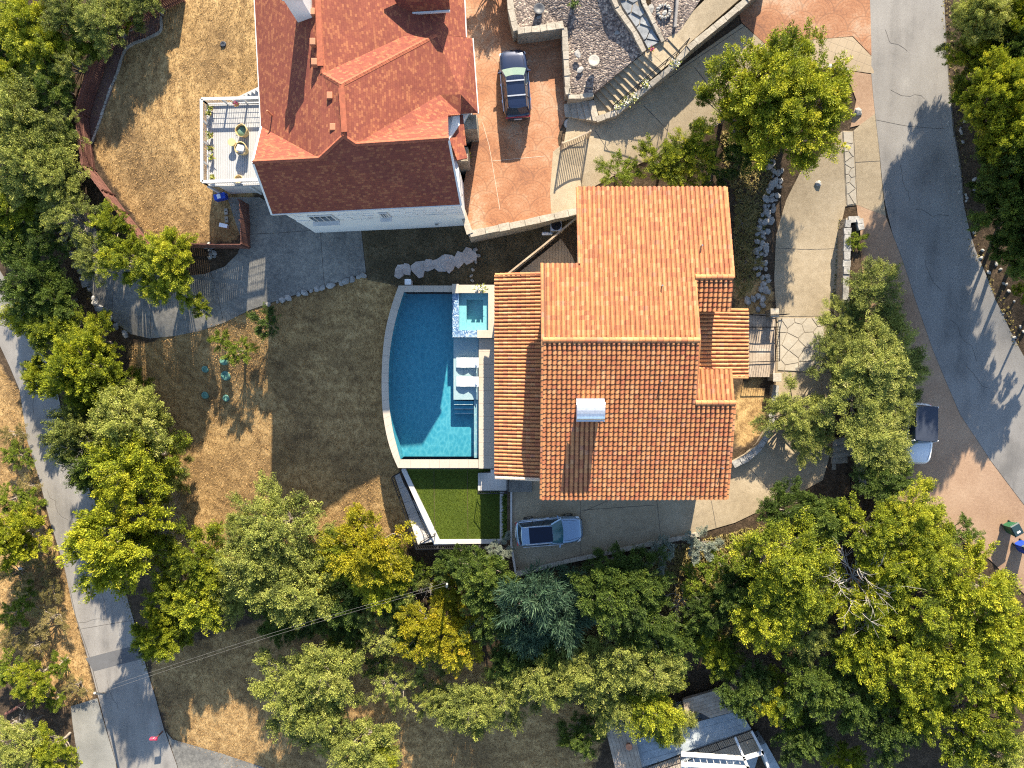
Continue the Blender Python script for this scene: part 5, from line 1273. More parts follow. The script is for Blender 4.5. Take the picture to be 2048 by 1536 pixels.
        for x in (.60*hl, -.58*hl):
            w = MB(); pr = [(.20, -.11), (.33, -.11), (.36, -.07), (.36, .07), (.33, .11), (.20, .11)]; vv = []; nn = 18
            for r_, y in pr: vv += [(x + r_*math.cos(2*math.pi*j/nn), s*(hw-.10) + y, .36 + r_*math.sin(2*math.pi*j/nn)) for j in range(nn)]
            wh = w.add(vv, [(i*nn+j, i*nn+(j+1) % nn, (i+1)*nn+(j+1) % nn, (i+1)*nn+j) for i in range(len(pr)-1) for j in range(nn)]).build('wheel', 'rubber', o, world=False, smooth=False)
            rm = MB(); yo = s*(hw-.10+.09*s*s) if s > 0 else s*(hw-.01)
            vv = [(r_*math.cos(2*math.pi*j/10), s*yy, r_*math.sin(2*math.pi*j/10)) for r_, yy in ((.21, .0), (.19, .02), (.05, .03)) for j in range(10)]
            b = MB().add(vv, [(i*10+j, i*10+(j+1) % 10, (i+1)*10+(j+1) % 10, (i+1)*10+j) for i in range(2) for j in range(10)] + [tuple(range(20, 30))])
            link('rim', b.mesh('rim'), 'alloy', wh, (0, s*.09, .36))
    MB().box((-hl-.02, -hw*.70, .38), (-hl*.94, hw*.70, .62)).build('rear_bumper', 'black_plastic', o, world=False, bevel=.03)
    MB().box((hl*.96, -hw*.62, .34), (hl+.02, hw*.62, .56)).build('front_bumper', 'black_plastic', o, world=False, bevel=.03)
    MB().box((-hl-.035, -.26, .64), (-hl-.0, .26, .77)).build('number_plate', 'white_paint', o, world=False)
    return o
cc_ = W(1030, 170, ZC+.6)
sv = car('parked_suv', 'dark navy SUV with roof bars parked in the orange courtyard', (cc_[0], cc_[1], ZC+.005), math.radians(95), 'paint_navy', 4.8, 1.95, 1.78, 'windshield_navy', None, True, 2)
for k in range(6):
    MB().bar((-1.6, -.5+k*.2, 1.785), (.1, -.5+k*.2, 1.787), .03, .012).build('roof_rib', 'paint_navy', sv, world=False)
MB().bar((-2.36, -.85, .98), (-2.36, .85, .98), .06, .05).build('light_bar', 'tail_red', sv, world=False)
cc_ = W(1098, 1061, .7)
sc_ = car('parked_car', 'pale blue silver crossover with black glass roof parked below the tiled house', (cc_[0], cc_[1], tz(*cc_)+.045), math.radians(4.5), 'paint_silver', 4.75, 1.93, 1.66, 'windshield_silver')
MB().add([(-1.42, -.55, 1.664), (.20, -.53, 1.664), (.20, 0, 1.684), (.20, .53, 1.664), (-1.42, .55, 1.664), (-1.42, 0, 1.684)], [(0, 1, 2, 5), (5, 2, 3, 4)]).build('panorama_roof', 'panorama_glass', sc_, world=False)
cc_ = W(1838, 868, 2.2)
jp = car('parked_jeep', 'white open off road car with black soft top half hidden under the island trees', (cc_[0], cc_[1], tz(*cc_)+.04), math.radians(-92), 'paint_white', 4.2, 1.85, 1.85, 'window_glass', 'soft_top', False, 0, boxy=True)

# ------------------------------------------------------------------ furniture and small things
def lounger(px, py, label):
    x0, y0 = W(px, py, -.1); o = thing('pool_lounger', label, 'lounger', (x0, y0, -.42), 0, 'white pool loungers')
    L = [(-.82, .02), (-.55, .16), (-.2, .20), (.1, .10), (.4, .22), (.7, .50), (.82, .58)]
    pts = [(np.interp(t, range(7), [p[0] for p in L]), np.interp(t, range(7), [p[1] for p in L])) for t in np.linspace(0, 6, 25)]
    vs = []; n = len(pts)
    for x, z in pts: vs += [(x, -.36, z+.12), (x, .36, z+.12), (x, .36, z+.05), (x, -.36, z+.05)]
    MB().add(vs, [(4*i+a, 4*i+(a+1) % 4, 4*i+4+(a+1) % 4, 4*i+4+a) for i in range(n-1) for a in range(4)] + [(3, 2, 1, 0), (4*n-4, 4*n-3, 4*n-2, 4*n-1)]).build('shell', 'resin_white', o, world=False, smooth=False)
    for s in (-.28, .28): MB().bar((-.72, s, 0), (-.68, s, .14), .08).bar((.62, s, 0), (.62, s, .48), .08).build('leg', 'resin_white', o, world=False)
    MB().box((.60, -.22, .60), (.80, .22, .68)).build('head_cushion', 'cushion_white', o, world=False, bevel=.03)
lounger(935, 725, 'white lounger on the tanning ledge nearer the spa'); lounger(935, 763, 'white lounger on the tanning ledge nearer the pool steps')
def tub_chair(px, py, label, cush, rz, sq):
    x, y = W(px, py, ZD+.5); o = thing('tub_chair', label, 'chair', (x, y, ZD), rz, 'wicker chairs on the white deck'); n = 24; mb = MB(); vs = []
    prof = [(.30, 0), (.36, .25), (.40, .45), (.44, .80), (.40, .82), (.36, .45), (.30, .40), (.0, .40)]
    for r_, z in prof:
        for k in range(n):
            t = 2*math.pi*k/n; b = .55 + .45*max(0, math.cos(t))**.6 if z > .45 else 1; vs.append((r_*math.cos(t), r_*math.sin(t), z if z <= .45 else .45 + (z-.45)*b))
    mb.add(vs, [(i*n+k, i*n+(k+1) % n, (i+1)*n+(k+1) % n, (i+1)*n+k) for i in range(len(prof)-1) for k in range(n)]); mb.build('basket', 'wicker', o, world=False)
    MB().lathe([(.0, .40), (.34, .40), (.35, .45), (.32, .50), (.0, .52)], 20).build('seat_cushion', cush, o, world=False, smooth=True)
    if sq: MB().box((-.26, -.26, .62), (.26, .26, .76)).build('back_cushion', cush, o, world=False, bevel=.06).rotation_euler = (0, .35, .6)
tub_chair(484, 262, 'round wicker chair with green cushion on the white deck', 'cushion_green', .3, False); tub_chair(483, 298, 'round wicker chair with white cushion on the white deck', 'cushion_white', .8, True)
p = W(463, 284, ZD+.5); o = thing('side_table', 'small round wicker side table on the white deck', 'table', (*p, ZD))
MB().lathe([(.0, 0), (.20, 0), (.13, .25), (.18, .46), (.27, .46), (.27, .50), (.0, .50)], 20).build('table_top', 'wicker', o, world=False)
p = W(477, 358, ZD+.2); o = thing('round_mat', 'small round planter bowl by the lower rail of the white deck', 'planter', (*p, ZD)); MB().lathe([(.0, .02), (.22, .02), (.30, .22), (.26, .22), (.20, .10), (.0, .10)], 20).build('bowl', 'wicker', o, world=False)
RN = np.random.default_rng(11)
def tuft(o, at, n, size, spread, mat, up=.6, lw=.35, nm='foliage', kindv=None):
    """a small plant: leaf blades fanning out"""
    V, F, T = [], [], []
    for i in range(n):
        a = RN.uniform(0, 6.28); el = RN.uniform(.1, 1.3); d = np.array([math.cos(a)*math.cos(el), math.sin(a)*math.cos(el), math.sin(el)*up]); s = size*RN.uniform(.6, 1.2)
        b = np.array(at) + np.array([RN.normal(0, spread), RN.normal(0, spread), abs(RN.normal(0, spread*.6))]); r = np.cross(d, [0, 0, 1.]); r = r/np.linalg.norm(r)*s*lw/2
        k = len(V); V += [b, b + d*s*.5 + r, b + d*s, b + d*s*.5 - r]; F.append((k, k+1, k+2, k+3)); T += [RN.random()]*4
    me = mesh_np(nm, V, F, {'tint': T}); return link(nm, me, mat, o)
def potted(px, py, z, label, pot, leaf, r=.16, h=.3, n=60, size=.25, flower=None, cat='potted plant', group=None):
    x, y = W(px, py, z + .3) if z is not None else G(px, py).xy; z = tz(x, y) if z is None else z
    o = thing('potted_plant', label, cat, (x, y, z), 0, group); MB().lathe([(.0, .01), (r*.7, .0), (r, h), (r*1.12, h), (r*1.12, h+.03), (r*.85, h+.03), (.0, h-.02)], 16).build('pot', pot, o, world=False)
    if leaf: tuft(o, (0, 0, h), n, size, r*.6, leaf)
    if flower: tuft(o, (0, 0, h+.12), 50, .12, r*.7, flower, nm='flower')
for i, (px, py, lab) in enumerate([(416,216,'topmost potted plant on the left rail of the white deck'), (413,226,'second potted plant from the top on the deck rail'), (416,270,'third potted plant from the top on the deck rail'), (417,296,'fourth potted plant from the top on the deck rail'), (418,314,'fifth potted plant from the top on the deck rail'), (420,355,'lowest potted plant on the left rail of the white deck')]):
    potted(px+4, py, ZD+.1, lab, 'terracotta_pot', 'leaf_oak', .12, .22, 50, .24, group='plants on the deck rail')
potted(472, 207, ZD+.6, 'purple flowering plant on the upper rail of the white deck', 'terracotta_pot', 'leaf_cedar', .12, .2, 40, .2, 'purple_flower')
potted(928, 312, ZC, 'green shrub in a white square pot by the courtyard door', 'white_plastic', 'leaf_cedar', .26, .4, 160, .34)
potted(954, 576, ZS, 'white flowering pot at the head of the spa', 'white_plastic', 'leaf_cedar', .14, .3, 40, .2, 'petal'); potted(964, 578, ZS, 'taller white flowering pot by the spa corner', 'white_plastic', 'leaf_oak', .16, .36, 60, .26, 'petal')
potted(1078, 20, 2.6, 'dark round planter tub on the gravel nearest the courtyard', 'pot_dark', None, .34, .5); potted(1146, 9, 2.9, 'small dark pot on the gravel near the top edge', 'pot_dark', 'leaf_dark', .2, .3, 60, .3)
potted(1187, 124, 2.9, 'pale stone urn standing on the gravel garden', 'pot_stone', None, .34, .55)
o = thing('fire_pit', 'dark ring of stones with pale stone inside on the upper gravel', 'fire pit', W3(1327, 24, 3.95))
for k in range(14):
    a = 2*math.pi*k/14; link('stone', ROCKS[k % 8], None, o, (.42*math.cos(a), .42*math.sin(a), .1), (0, 0, a), (.26, .24, .22))
link('rock', ROCKS[2], None, o, (.05, -.1, .12), (0, 0, 1), (.4, .34, .25))
def discs(px, py, r, h, name, label, mat, cat, z=None, group=None):
    g = G(px, py) if z is None else W3(px, py, z); o = thing(name, label, cat, g, 0, group)
    MB().lathe([(.0, h*.7), (r*.5, h*.72), (r*.52, h), (r*.9, h), (r, h*.8), (r, -.1)], 22).build('lid', mat, o, world=False, smooth=False)
    MB().lathe([(r*1.02, h*.4), (r*1.10, h*.35), (r*1.10, -.1)], 22).build('rim', mat, o, world=False)
    for k in range(4): a = .8 + k*1.57; MB().lathe([(.0, h+.015), (.02, h+.015), (.02, h*.9)], 8, (r*.8*math.cos(a), r*.8*math.sin(a), 0)).build('bolt', 'grey_metal', o, world=False)
for px, py, r, lab in [(449,721,.33,'green tank lid hidden behind the small lawn shrub'), (411,738,.26,'small green tank lid left of the lawn shrub'), (452,751,.36,'large green tank lid below the lawn shrub'), (411,790,.28,'lower left green tank lid on the dry lawn'), (453,796,.26,'pale lower right green tank lid on the dry lawn')]:
    discs(px, py, r, .16, 'tank_lid', lab, 'septic_green', 'tank lid', group='tank lids on the lawn')
discs(1139, 248, .36, .06, 'round_pad', 'round pale disc set in the drive below the stone steps', 'pot_stone', 'manhole', z=1.3)
discs(447, 89, .2, .12, 'round_pad', 'small dark lid on the shaded dry yard', 'pot_dark', 'tank lid')
discs(1537, 330, .3, .6, 'tree_stump', 'round dark wooden stump by the white rocks', 'dead_wood', 'stump')
def bin_(px, py, label, mat, lid, rz):
    g = G(px, py); o = thing('wheelie_bin', label, 'bin', g, rz, 'bins by the road')
    MB().add([(-.26, -.30, .08), (.26, -.30, .08), (.26, .30, .08), (-.26, .30, .08), (-.32, -.38, 1.0), (.32, -.38, 1.0), (.32, .38, 1.0), (-.32, .38, 1.0)], [(3, 2, 1, 0), (0, 1, 5, 4), (1, 2, 6, 5), (2, 3, 7, 6), (3, 0, 4, 7)]).build('tub', mat, o, world=False)
    MB().add([(-.35, -.42, 1.0), (.35, -.42, 1.0), (.35, .44, 1.02), (-.35, .44, 1.02), (-.30, -.36, 1.07), (.30, -.36, 1.07), (.30, .38, 1.10), (-.30, .38, 1.10)], [(0, 1, 5, 4), (1, 2, 6, 5), (2, 3, 7, 6), (3, 0, 4, 7), (4, 5, 6, 7)]).build('lid', lid, o, world=False)
    MB().tube([(-.28, .46, .98), (.28, .46, .98)], .025, 6).build('handle', mat, o, world=False)
    for s in (-1, 1): MB().tube([(s*.28-.03, .30, .12), (s*.28+.03, .30, .12)], .12, 12).build('wheel', 'rubber', o, world=False)
    MB().box((-.12, -.2, 1.085), (.12, -.08, 1.10)).build('label_plate', 'white_plastic', o, world=False)
bin_(2013, 1053, 'green wheelie bin beside the upper road', 'green_plastic', 'bin_lid_dark', .5); bin_(2036, 1090, 'blue wheelie bin at the right edge beside the road', 'blue_plastic', 'bin_lid_dark', .55)
# mailbox
g = G(326, 1462); o = thing('mailbox', 'red mailbox on a post beside the lower road', 'mailbox', g)
MB().bar((0, 0, 0), (0, 0, 1.1), .09).build('post', 'fence_wood', o, world=False)
def mbx():
    vs = []; n = 8
    for x in (-.42, .12):
        vs += [(x, .12*math.cos(t), 1.22 + .12*math.sin(t)) for t in np.linspace(0, math.pi, n)] + [(x, -.12, 1.10), (x, .12, 1.10)]
    k = n+2; MB().add(vs, [(i, (i+1) % k, k + (i+1) % k, k+i) for i in range(k)] + [tuple(range(k-1, -1, -1)), tuple(range(k, 2*k))]).build('box', 'red_paint', o, world=False)
    MB().box((-.1, .125, 1.2), (-.06, .14, 1.42)).build('flag', 'white_paint', o, world=False)
mbx()
# air conditioner and pump by the fence
g = W3(1111, 455, -.4); o = thing('air_conditioner', 'grey air conditioner between the courtyard wall and the slatted fence', 'air conditioner', g)
MB().box((-.42, -.42, 0), (.42, .42, .85)).build('case', 'grey_metal', o, world=False, bevel=.04); MB().lathe([(.0, .87), (.08, .87), (.1, .86), (.34, .86), (.36, .852)], 20).build('fan_grille', 'black_metal', o, world=False)
g = W3(1092, 468, -.5); o = thing('pool_pump', 'small pale pump standing left of the air conditioner', 'pump', g); MB().tube([(-.3, 0, .2), (.3, 0, .2)], .13, 12).build('motor', 'white_plastic', o, world=False); MB().lathe([(.16, 0), (.16, .4), (.10, .46), (.0, .47)], 14, (.36, 0, 0)).build('filter', 'grey_metal', o, world=False)
# things by the white deck and in the yard
g = W3(445, 396, -1.0); o = thing('storage_box', 'blue plastic box with white lid under the corner of the white deck', 'box', g, .25); MB().box((-.42, -.22, 0), (.42, .22, .55)).build('tub', 'blue_plastic', o, world=False, bevel=.03); MB().box((-.16, -.16, .56), (.10, .14, .60)).build('lid', 'white_plastic', o, world=False)
for px, py, lab in [(454,424,'upper pale concrete block in the shaded fence corner'), (455,440,'middle pale concrete block in the shaded fence corner')]:
    g = G(px, py); o = thing('concrete_block', lab, 'block', g, .1, 'blocks in the fence corner'); MB().box((-.12, -.22, 0), (.12, -.03, .2)).box((-.12, .03, 0), (.12, .22, .2)).box((-.12, -.03, 0), (-.07, .03, .2)).box((.07, -.03, 0), (.12, .03, .2)).build('block', 'limestone', o, world=False)
g = G(451, 453); o = thing('bench', 'small white bench lying in the shaded fence corner', 'bench', g, -.2); MB().box((-.3, -.14, .36), (.3, .14, .42)).build('seat', 'white_plastic', o, world=False)
for s in (-.24, .24): MB().box((s-.04, -.12, 0), (s+.04, .12, .36)).build('leg', 'white_plastic', o, world=False)
g = G(820, 567); o = thing('pool_box', 'small lilac box at the top edge of the pool', 'box', (g.x, g.y, g.z)); MB().box((-.2, -.18, 0), (.2, .18, 1.0)).build('case', 'white_plastic', o, world=False); MB().box((-.22, -.2, 1.0), (.22, .2, 1.06)).build('lid', 'cushion_white', o, world=False)
g = G(56, 1131); o = thing('marker_sign', 'small white marker board in the brush left of the lower road', 'sign', g); MB().bar((0, 0, 0), (0, 0, .8), .05).build('post', 'weathered_wood', o, world=False); MB().box((-.2, -.12, .8), (.2, .12, .84)).build('board', 'white_plastic', o, world=False)
# garden bits
o = thing('garden_pipe', 'pale split log lying on the upper gravel garden', 'log', W3(1352, 20, 4.1)); MB().tube([W3(1356,-30,4.35)-Vector(o.location), W3(1354,10,4.2)-Vector(o.location), W3(1350,54,3.95)-Vector(o.location)], [.08, .1, .11], 7).build('log', 'dead_wood', o, world=False)
for px, py, z, s, lab in [(1155,108,2.7,.55,'flat pale rock on the gravel near the long garden wall'), (1235,65,3.3,.4,'pale rock half way up the gravel slope'), (1160,140,2.5,.45,'pale rock left of the stone urn'), (1078,34,2.65,.3,'small white rock below the dark planter tub'), (1302,18,4.0,.5,'blue grey flat rock on the upper gravel')]:
    o = thing('garden_rock', lab, 'rock', W3(px, py, z)); link('rock', ROCKS[int(px) % 8], None, o, (0, 0, .02), (0, 0, px), (s*1.3, s, s*.4))
for px, py, z, lab in [(1304,98,3.6,'red flower at the top of the garden stairs')]:
    potted(px, py, z, lab, 'terracotta_pot', 'leaf_cedar', .1, .15, 30, .2, 'purple_flower')
for i, (px, py, z) in enumerate([(1235,214,2.3), (1252,205,2.5), (1268,196,2.7), (1290,168,3.0), (1350,128,3.6)]):
    o = thing('flower_clump', ['lowest','second lowest','middle','second highest','highest'][i] + ' white flowering clump below the garden stair rail', 'plant', W3(px, py, z), group='flowers by the stairs'); tuft(o, (0, 0, 0), 50, .28, .14, 'leaf_oak'); tuft(o, (0, 0, .15), 40, .12, .14, 'petal', nm='flower')
# entry porch on the right of the tiled house
pz = .55
o = thing('entry_deck', 'small grey slatted entry deck between tiled porch and flagstones', 'deck', W3(1522, 690, pz))
x0, y0 = W(1494, 754, pz); x1, y1 = W(1551, 628, pz); x = x0
while x < x1:
    MB().box((x, y0, pz-.05), (min(x+.19, x1), y1, pz)).build('plank', 'weathered_wood', o); x += .2
MB().box((x0+.02, y0+.02, -.6), (x1-.02, y1-.02, pz-.055)).build('base', 'stone_wall', o)
railing('entry_railing', [W3(1496,655,pz), W3(1549,655,pz), W3(1549,722,pz), W3(1496,724,pz)], .95, 'black metal railing square on the entry deck', .16)
railing('entry_gate', [W3(1496,630,pz), W3(1520,632,pz), W3(1566,630,pz)], 1.1, 'black metal gate leaf at the upper end of the entry deck', .16)
for px, py, lab in [(1537,628,'pale stone post at the upper corner of the entry deck'), (1542,754,'pale stone post at the lower corner of the entry deck')]:
    w_ = G(px, py); o = thing('stone_post', lab, 'post', w_, group='stone posts at the entry'); MB().box((-.25, -.25, -.2), (.25, .25, 1.1)).build('shaft', 'stone_wall', o, world=False, bevel=.03); MB().box((-.3, -.3, 1.1), (.3, .3, 1.2)).build('cap', 'limestone', o, world=False, bevel=.02)
# boulder seat and pillar near the road, log by the lower left
o = thing('tree_log', 'rusty brown log lying on the brush at the lower left corner', 'log', G(40, 1410)); a_, b_ = G(12, 1428, .25), G(72, 1392, .3); MB().tube([a_-Vector(o.location), b_-Vector(o.location)], [.14, .11], 8).build('log', 'fence_wood', o, world=False)
potted(1208+154, 1490, -2.6, 'terracotta pot on the cabin plank deck', 'terracotta_pot', None, .2, .3) if False else potted(1258, 1494, -2.6, 'orange pot standing on the left cabin deck', 'terracotta_pot', None, .22, .3)
# overhead power lines
for k, (a, b, lab) in enumerate([((190,1382,2.0), (895,1165,3.6), 'upper of the two thin overhead wires crossing the lower lawn'), ((188,1390,1.9), (893,1171,3.5), 'lower of the two thin overhead wires crossing the lower lawn')]):
    A_, B_ = W3(*a), W3(*b); pts = [A_.lerp(B_, t) - Vector((0, 0, .8*math.sin(math.pi*t))) for t in np.linspace(0, 1, 24)]
    mb = MB().tube(pts, .0055, 5); mb.build('power_line', 'cable', None, lab, 'wire', 'overhead wires')
o = thing('utility_pole', 'leaning bare pole in the thicket where the wires end', 'pole', G(893, 1178)); MB().tube([(0, 0, -.2), (W3(894,1168,3.65)-Vector(o.location))], [.11, .07], 8).build('shaft', 'dead_wood', o, world=False)
o = thing('utility_pole', 'short pole at the left end of the overhead wires', 'pole', G(205, 1390)); MB().tube([(0, 0, -.2), (W3(189,1386,2.1)-Vector(o.location))], [.11, .08], 8).build('shaft', 'dead_wood', o, world=False)
# ------------------------------------------------------------------ vegetation
def rvec(r, n):
    v = r.normal(size=(n, 3)); return v / np.linalg.norm(v, axis=1)[:, None]
def leaves(P, N, Ls, Ws, r):
    """diamond leaves at P with normals N"""
    t = np.cross(N, rvec(r, len(P))); t /= np.linalg.norm(t, axis=1)[:, None] + 1e-9; b = np.cross(N, t)
    return leaf_along(P, t, b, Ls, Ws)
def leaf_along(P, t, b, Ls, Ws):
    t = t*Ls[:, None]/2; b = b*Ws[:, None]/2
    V = np.stack([P - t, P + b, P + t, P - b], 1).reshape(-1, 3); F = np.arange(len(V)).reshape(-1, 4); return V, F
CR = {}
STY = {  # lobes, clumps per lobe, leaves per clump, clump radius, leaf length and width, flatness, how far sprays point outward
 'cedar': dict(nl=22, nc=17, lv=118, cr=.27, L=0.125, w=0.045, flat=.62, ori=.8, st=1.5),
 'oak':   dict(nl=26, nc=18, lv=110, cr=.27, L=0.1, w=0.04, flat=.55, ori=.55, st=1.7),
 'shrub': dict(nl=11, nc=15, lv=90, cr=.28, L=0.145, w=0.058, flat=.6, ori=.6, st=1.3),
 'loose': dict(nl=13, nc=13, lv=75, cr=.25, L=0.12, w=0.043, flat=.6, ori=.5, st=1.8),
 'bamboo':dict(nl=12, nc=12, lv=46, cr=.48, L=.55, w=.05, flat=.6, ori=.9, st=1.4),
}
R0 = 3.0
def make_crown(style, seed):
    st = STY[style]; r = np.random.default_rng(seed); nl = st['nl']
    trunk_h = 1.7; cz = 3.1; limbs = []; PV, PF, TT = [], [], []; nb = 0
    ang0 = r.uniform(0, 6.28)
    for i in range(nl):
        if i == 0: a, rad, h = r.uniform(0, 6.28), r.uniform(0, .5), cz + 1.25
        else:
            a = ang0 + i*2.399 + r.normal(0, .25); rad = R0*math.sqrt((i+.2)/nl)*r.uniform(.5, 1.0); h = cz + (1-(rad/R0)**2)*1.3*r.uniform(.55, 1.1) - .35
        c = np.array([rad*math.cos(a), rad*math.sin(a), h]); lr = R0*r.uniform(.15, .32)*(1.0 if i else 1.1)
        limbs.append((c, lr)); tone = r.uniform(-.12, .12)
        k = int(st['nc']*r.uniform(.8, 1.25))
        for j in range(k):
            d = rvec(r, 1)[0]; d[2] = d[2]*.75 + .22
            q = c + d*lr*np.array([1, 1, st['flat']])*r.uniform(.45, 1.12); cr = st['cr']*r.uniform(.65, 1.25); m = int(st['lv']*r.uniform(.7, 1.3)*(cr/st['cr'])**1.5)
            dd = rvec(r, m); dd[:, 2] = dd[:, 2]*.8 + .1; rr = cr*r.random(m)**.45
            p = q + dd*rr[:, None]*np.array([1, 1, .7])
            ax = q - np.array([0, 0, cz-.8]); ax = ax/np.linalg.norm(ax) + r.normal(0, .35, 3); ax /= np.linalg.norm(ax)
            al = (p - q) @ ax; p = p + np.outer(al*np.where(al > 0, st['st'], .3), ax)*1.0
            p = q + (p - q)*(1 - .35*np.clip(al/cr, 0, 1))[:, None] + np.outer(np.clip(al, 0, None)*.35, ax)
            # sprays point outward from the clump and a little from the tree
            out = dd*.8 + (q - np.array([0, 0, cz-1]))/np.linalg.norm(q - np.array([0, 0, cz-1]))*.5; out /= np.linalg.norm(out, axis=1)[:, None]
            ori = st['ori']; t = out*ori + rvec(r, m)*(1-ori*.6); t /= np.linalg.norm(t, axis=1)[:, None]
            b = np.cross(t, rvec(r, m)*.7 + np.array([0, 0, 1.0])*(.0)); b /= np.linalg.norm(b, axis=1)[:, None] + 1e-9
            kq = r.uniform(.7, 1.45); Ls = st['L']*kq*r.uniform(.6, 1.35, m); Ws = st['w']*kq*r.uniform(.6, 1.35, m)
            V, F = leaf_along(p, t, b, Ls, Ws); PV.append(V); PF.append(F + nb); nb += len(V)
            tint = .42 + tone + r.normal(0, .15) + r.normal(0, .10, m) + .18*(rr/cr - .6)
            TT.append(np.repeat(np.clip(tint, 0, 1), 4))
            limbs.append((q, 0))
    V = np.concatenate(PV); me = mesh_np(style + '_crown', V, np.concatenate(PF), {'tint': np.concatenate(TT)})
    # trunk with limbs to each lobe and twigs to clumps
    mb = MB(); nstem = 1 if style == 'cedar' else 2
    bx = [(r.normal(0, .12), r.normal(0, .12)) for _ in range(nstem)]
    last = None
    for q, lr in limbs:
        if lr:
            s = bx[r.integers(nstem)]; f = np.array([s[0], s[1], trunk_h*r.uniform(.5, .95)]); mid = (f + q)/2 + r.normal(0, .18, 3); mid[2] -= .15
            mb.tube([f, mid, q], [.085, .055, .025], 5, False); last = (mid, q)
        elif r.random() < .5: mb.tube([last[1]*.6 + last[0]*.4, q], [.022, .008], 3, False)
    for s in bx: mb.tube([(s[0]*1.6, s[1]*1.6, -.6), (s[0]*1.2, s[1]*1.2, .5), (s[0], s[1], trunk_h), (s[0]*.3, s[1]*.3, cz+.4)], [.20, .15, .12, .05], 8)
    return me, mb.mesh(style + '_trunk', True)
def bare_mesh(seed, n0=9, R=1.4):
    r = random.Random(seed); mb = MB()
    def grow(p, d, L, w, lev):
        pts = [p]; q = p; dd = d
        for _ in range(3):
            dd = (dd + Vector((r.gauss(0, .18), r.gauss(0, .18), r.gauss(0, .12)))).normalized(); q = q + dd*L/3; pts.append(q)
        mb.tube(pts, [w, w*.8, w*.6, w*.35], 4, False)
        if lev:
            for k in range(4 if lev > 1 else 3):
                b = pts[1 + r.randrange(3)]; e = (dd + Vector((r.gauss(0, .6), r.gauss(0, .6), r.gauss(0, .4)))).normalized(); grow(b, e, L*r.uniform(.5, .75), w*.5, lev-1)
    for i in range(n0):
        a = 2*math.pi*i/n0 + r.uniform(-.3, .3); grow(Vector((0, 0, .3)), Vector((math.cos(a), math.sin(a), r.uniform(.3, 1.1))).normalized(), R*r.uniform(.6, 1), .028, 2)
    return mb.mesh('branches', True)
for s_, n_ in (('cedar', 5), ('oak', 5), ('shrub', 3), ('loose', 3), ('bamboo', 2)):
    CR[s_] = [make_crown(s_, 100 + 17*i + len(s_)) for i in range(n_)]
BARE = [bare_mesh(5), bare_mesh(6, 12)]
for m_ in BARE: m_.materials.append(M['dead_wood'])
CROWN_COPIES = {}
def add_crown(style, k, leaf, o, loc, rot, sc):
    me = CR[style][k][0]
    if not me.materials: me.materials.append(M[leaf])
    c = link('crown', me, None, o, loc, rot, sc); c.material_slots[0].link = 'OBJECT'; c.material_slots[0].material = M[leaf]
for s_ in CR:
    for a_, b_ in CR[s_]: b_.materials.append(M['bark'])
TREE_N = [0]
KIND = {  # style, leaf, thing name, category, relative height
 'C': ('cedar', 'leaf_cedar', 'cedar_tree', 'tree', 1.0), 'O': ('oak', 'leaf_oak', 'oak_tree', 'tree', 1.0), 'D': ('cedar', 'leaf_dark', 'evergreen_tree', 'tree', 1.0),
 'L': ('loose', 'leaf_oak', 'thin_tree', 'tree', 1.0), 'Y': ('cedar', 'leaf_yellow', 'yellowing_tree', 'tree', 1.0), 'G': ('shrub', 'leaf_lime', 'shrub', 'shrub', .8),
 'S': ('shrub', 'leaf_silver', 'shrub', 'shrub', .7), 'K': ('shrub', 'leaf_dark', 'shrub', 'shrub', .7), 'B': ('bamboo', 'leaf_bamboo', 'bamboo_thicket', 'bamboo', .9), 'W': ('loose', 'leaf_brush', 'brush', 'shrub', .6), 'E': ('oak', 'leaf_cedar', 'elm_tree', 'tree', 1.0)}
def tree(kind, px, py, rpx, label, hz=1.0, group=None):
    style, leaf, name, cat, rel = KIND[kind]; i = TREE_N[0]; TREE_N[0] += 1; r = random.Random(1000 + i)
    rel *= hz; z = 0
    for _ in range(8):
        s = rpx/FOC*(CAMH - z - 3)/R0; x, y = W(px, py, z + 3.2*s*rel); z = tz(x, y)
    k = i % len(CR[style]); a = r.uniform(0, 6.28); sx = s*r.uniform(.85, 1.22); ox = 0.
    if px > 1880 and py < 780:        # verge trees stand beside the road and lean out over it
        bx = float(np.interp(y, [-4, .2, 4.1, 10.9, 24], [38, 35.3, 33, 30.5, 28.5])) + 1.0 + r.random()
        if bx > x: ox = max(x - bx, -4.2); x = bx; z = tz(x, y)
    o = thing(name, label, cat, (x, y, z), 0, group)
    add_crown(style, k, leaf, o, (ox, 0, 0), (0, 0, a), (sx, s, s*rel))
    if ox:
        mb = MB(); top = (ox, 0, 3.6*s*rel); mid = (ox*.35, .1, 1.7*s*rel)
        mb.tube([(0, 0, -.5), mid, top], [.2*s, .15*s, .05*s], 8)
        for q in range(6): an = q*1.05; mb.tube([mid, (ox + 1.6*s*math.cos(an), 1.6*s*math.sin(an), (2.9 + .3*(q % 2))*s*rel)], [.09*s, .03*s], 5, False)
        mb.build('trunk', 'bark', o, world=False, smooth=True)
    else: link('trunk', CR[style][k][1], None, o, (0, 0, 0), (0, 0, a), (sx, s, s*rel))
    if hz > 1.3: add_crown(style, (k+1) % len(CR[style]), leaf, o, (ox*.8, 0, -s*rel*.9), (0, 0, a+1.3), (sx*.95, s*.95, s*rel*.85))
    return o
def dead(px, py, rpx, label, k=0, h=0.):
    g = G(px, py); s = rpx/FOC*CAMH/1.6; o = thing('dead_bush', label, 'shrub', g + Vector((0, 0, h)), 0, 'bare dead bushes'); link('branches', BARE[k], None, o, (0, 0, 0), (0, 0, px), (s, s, s))
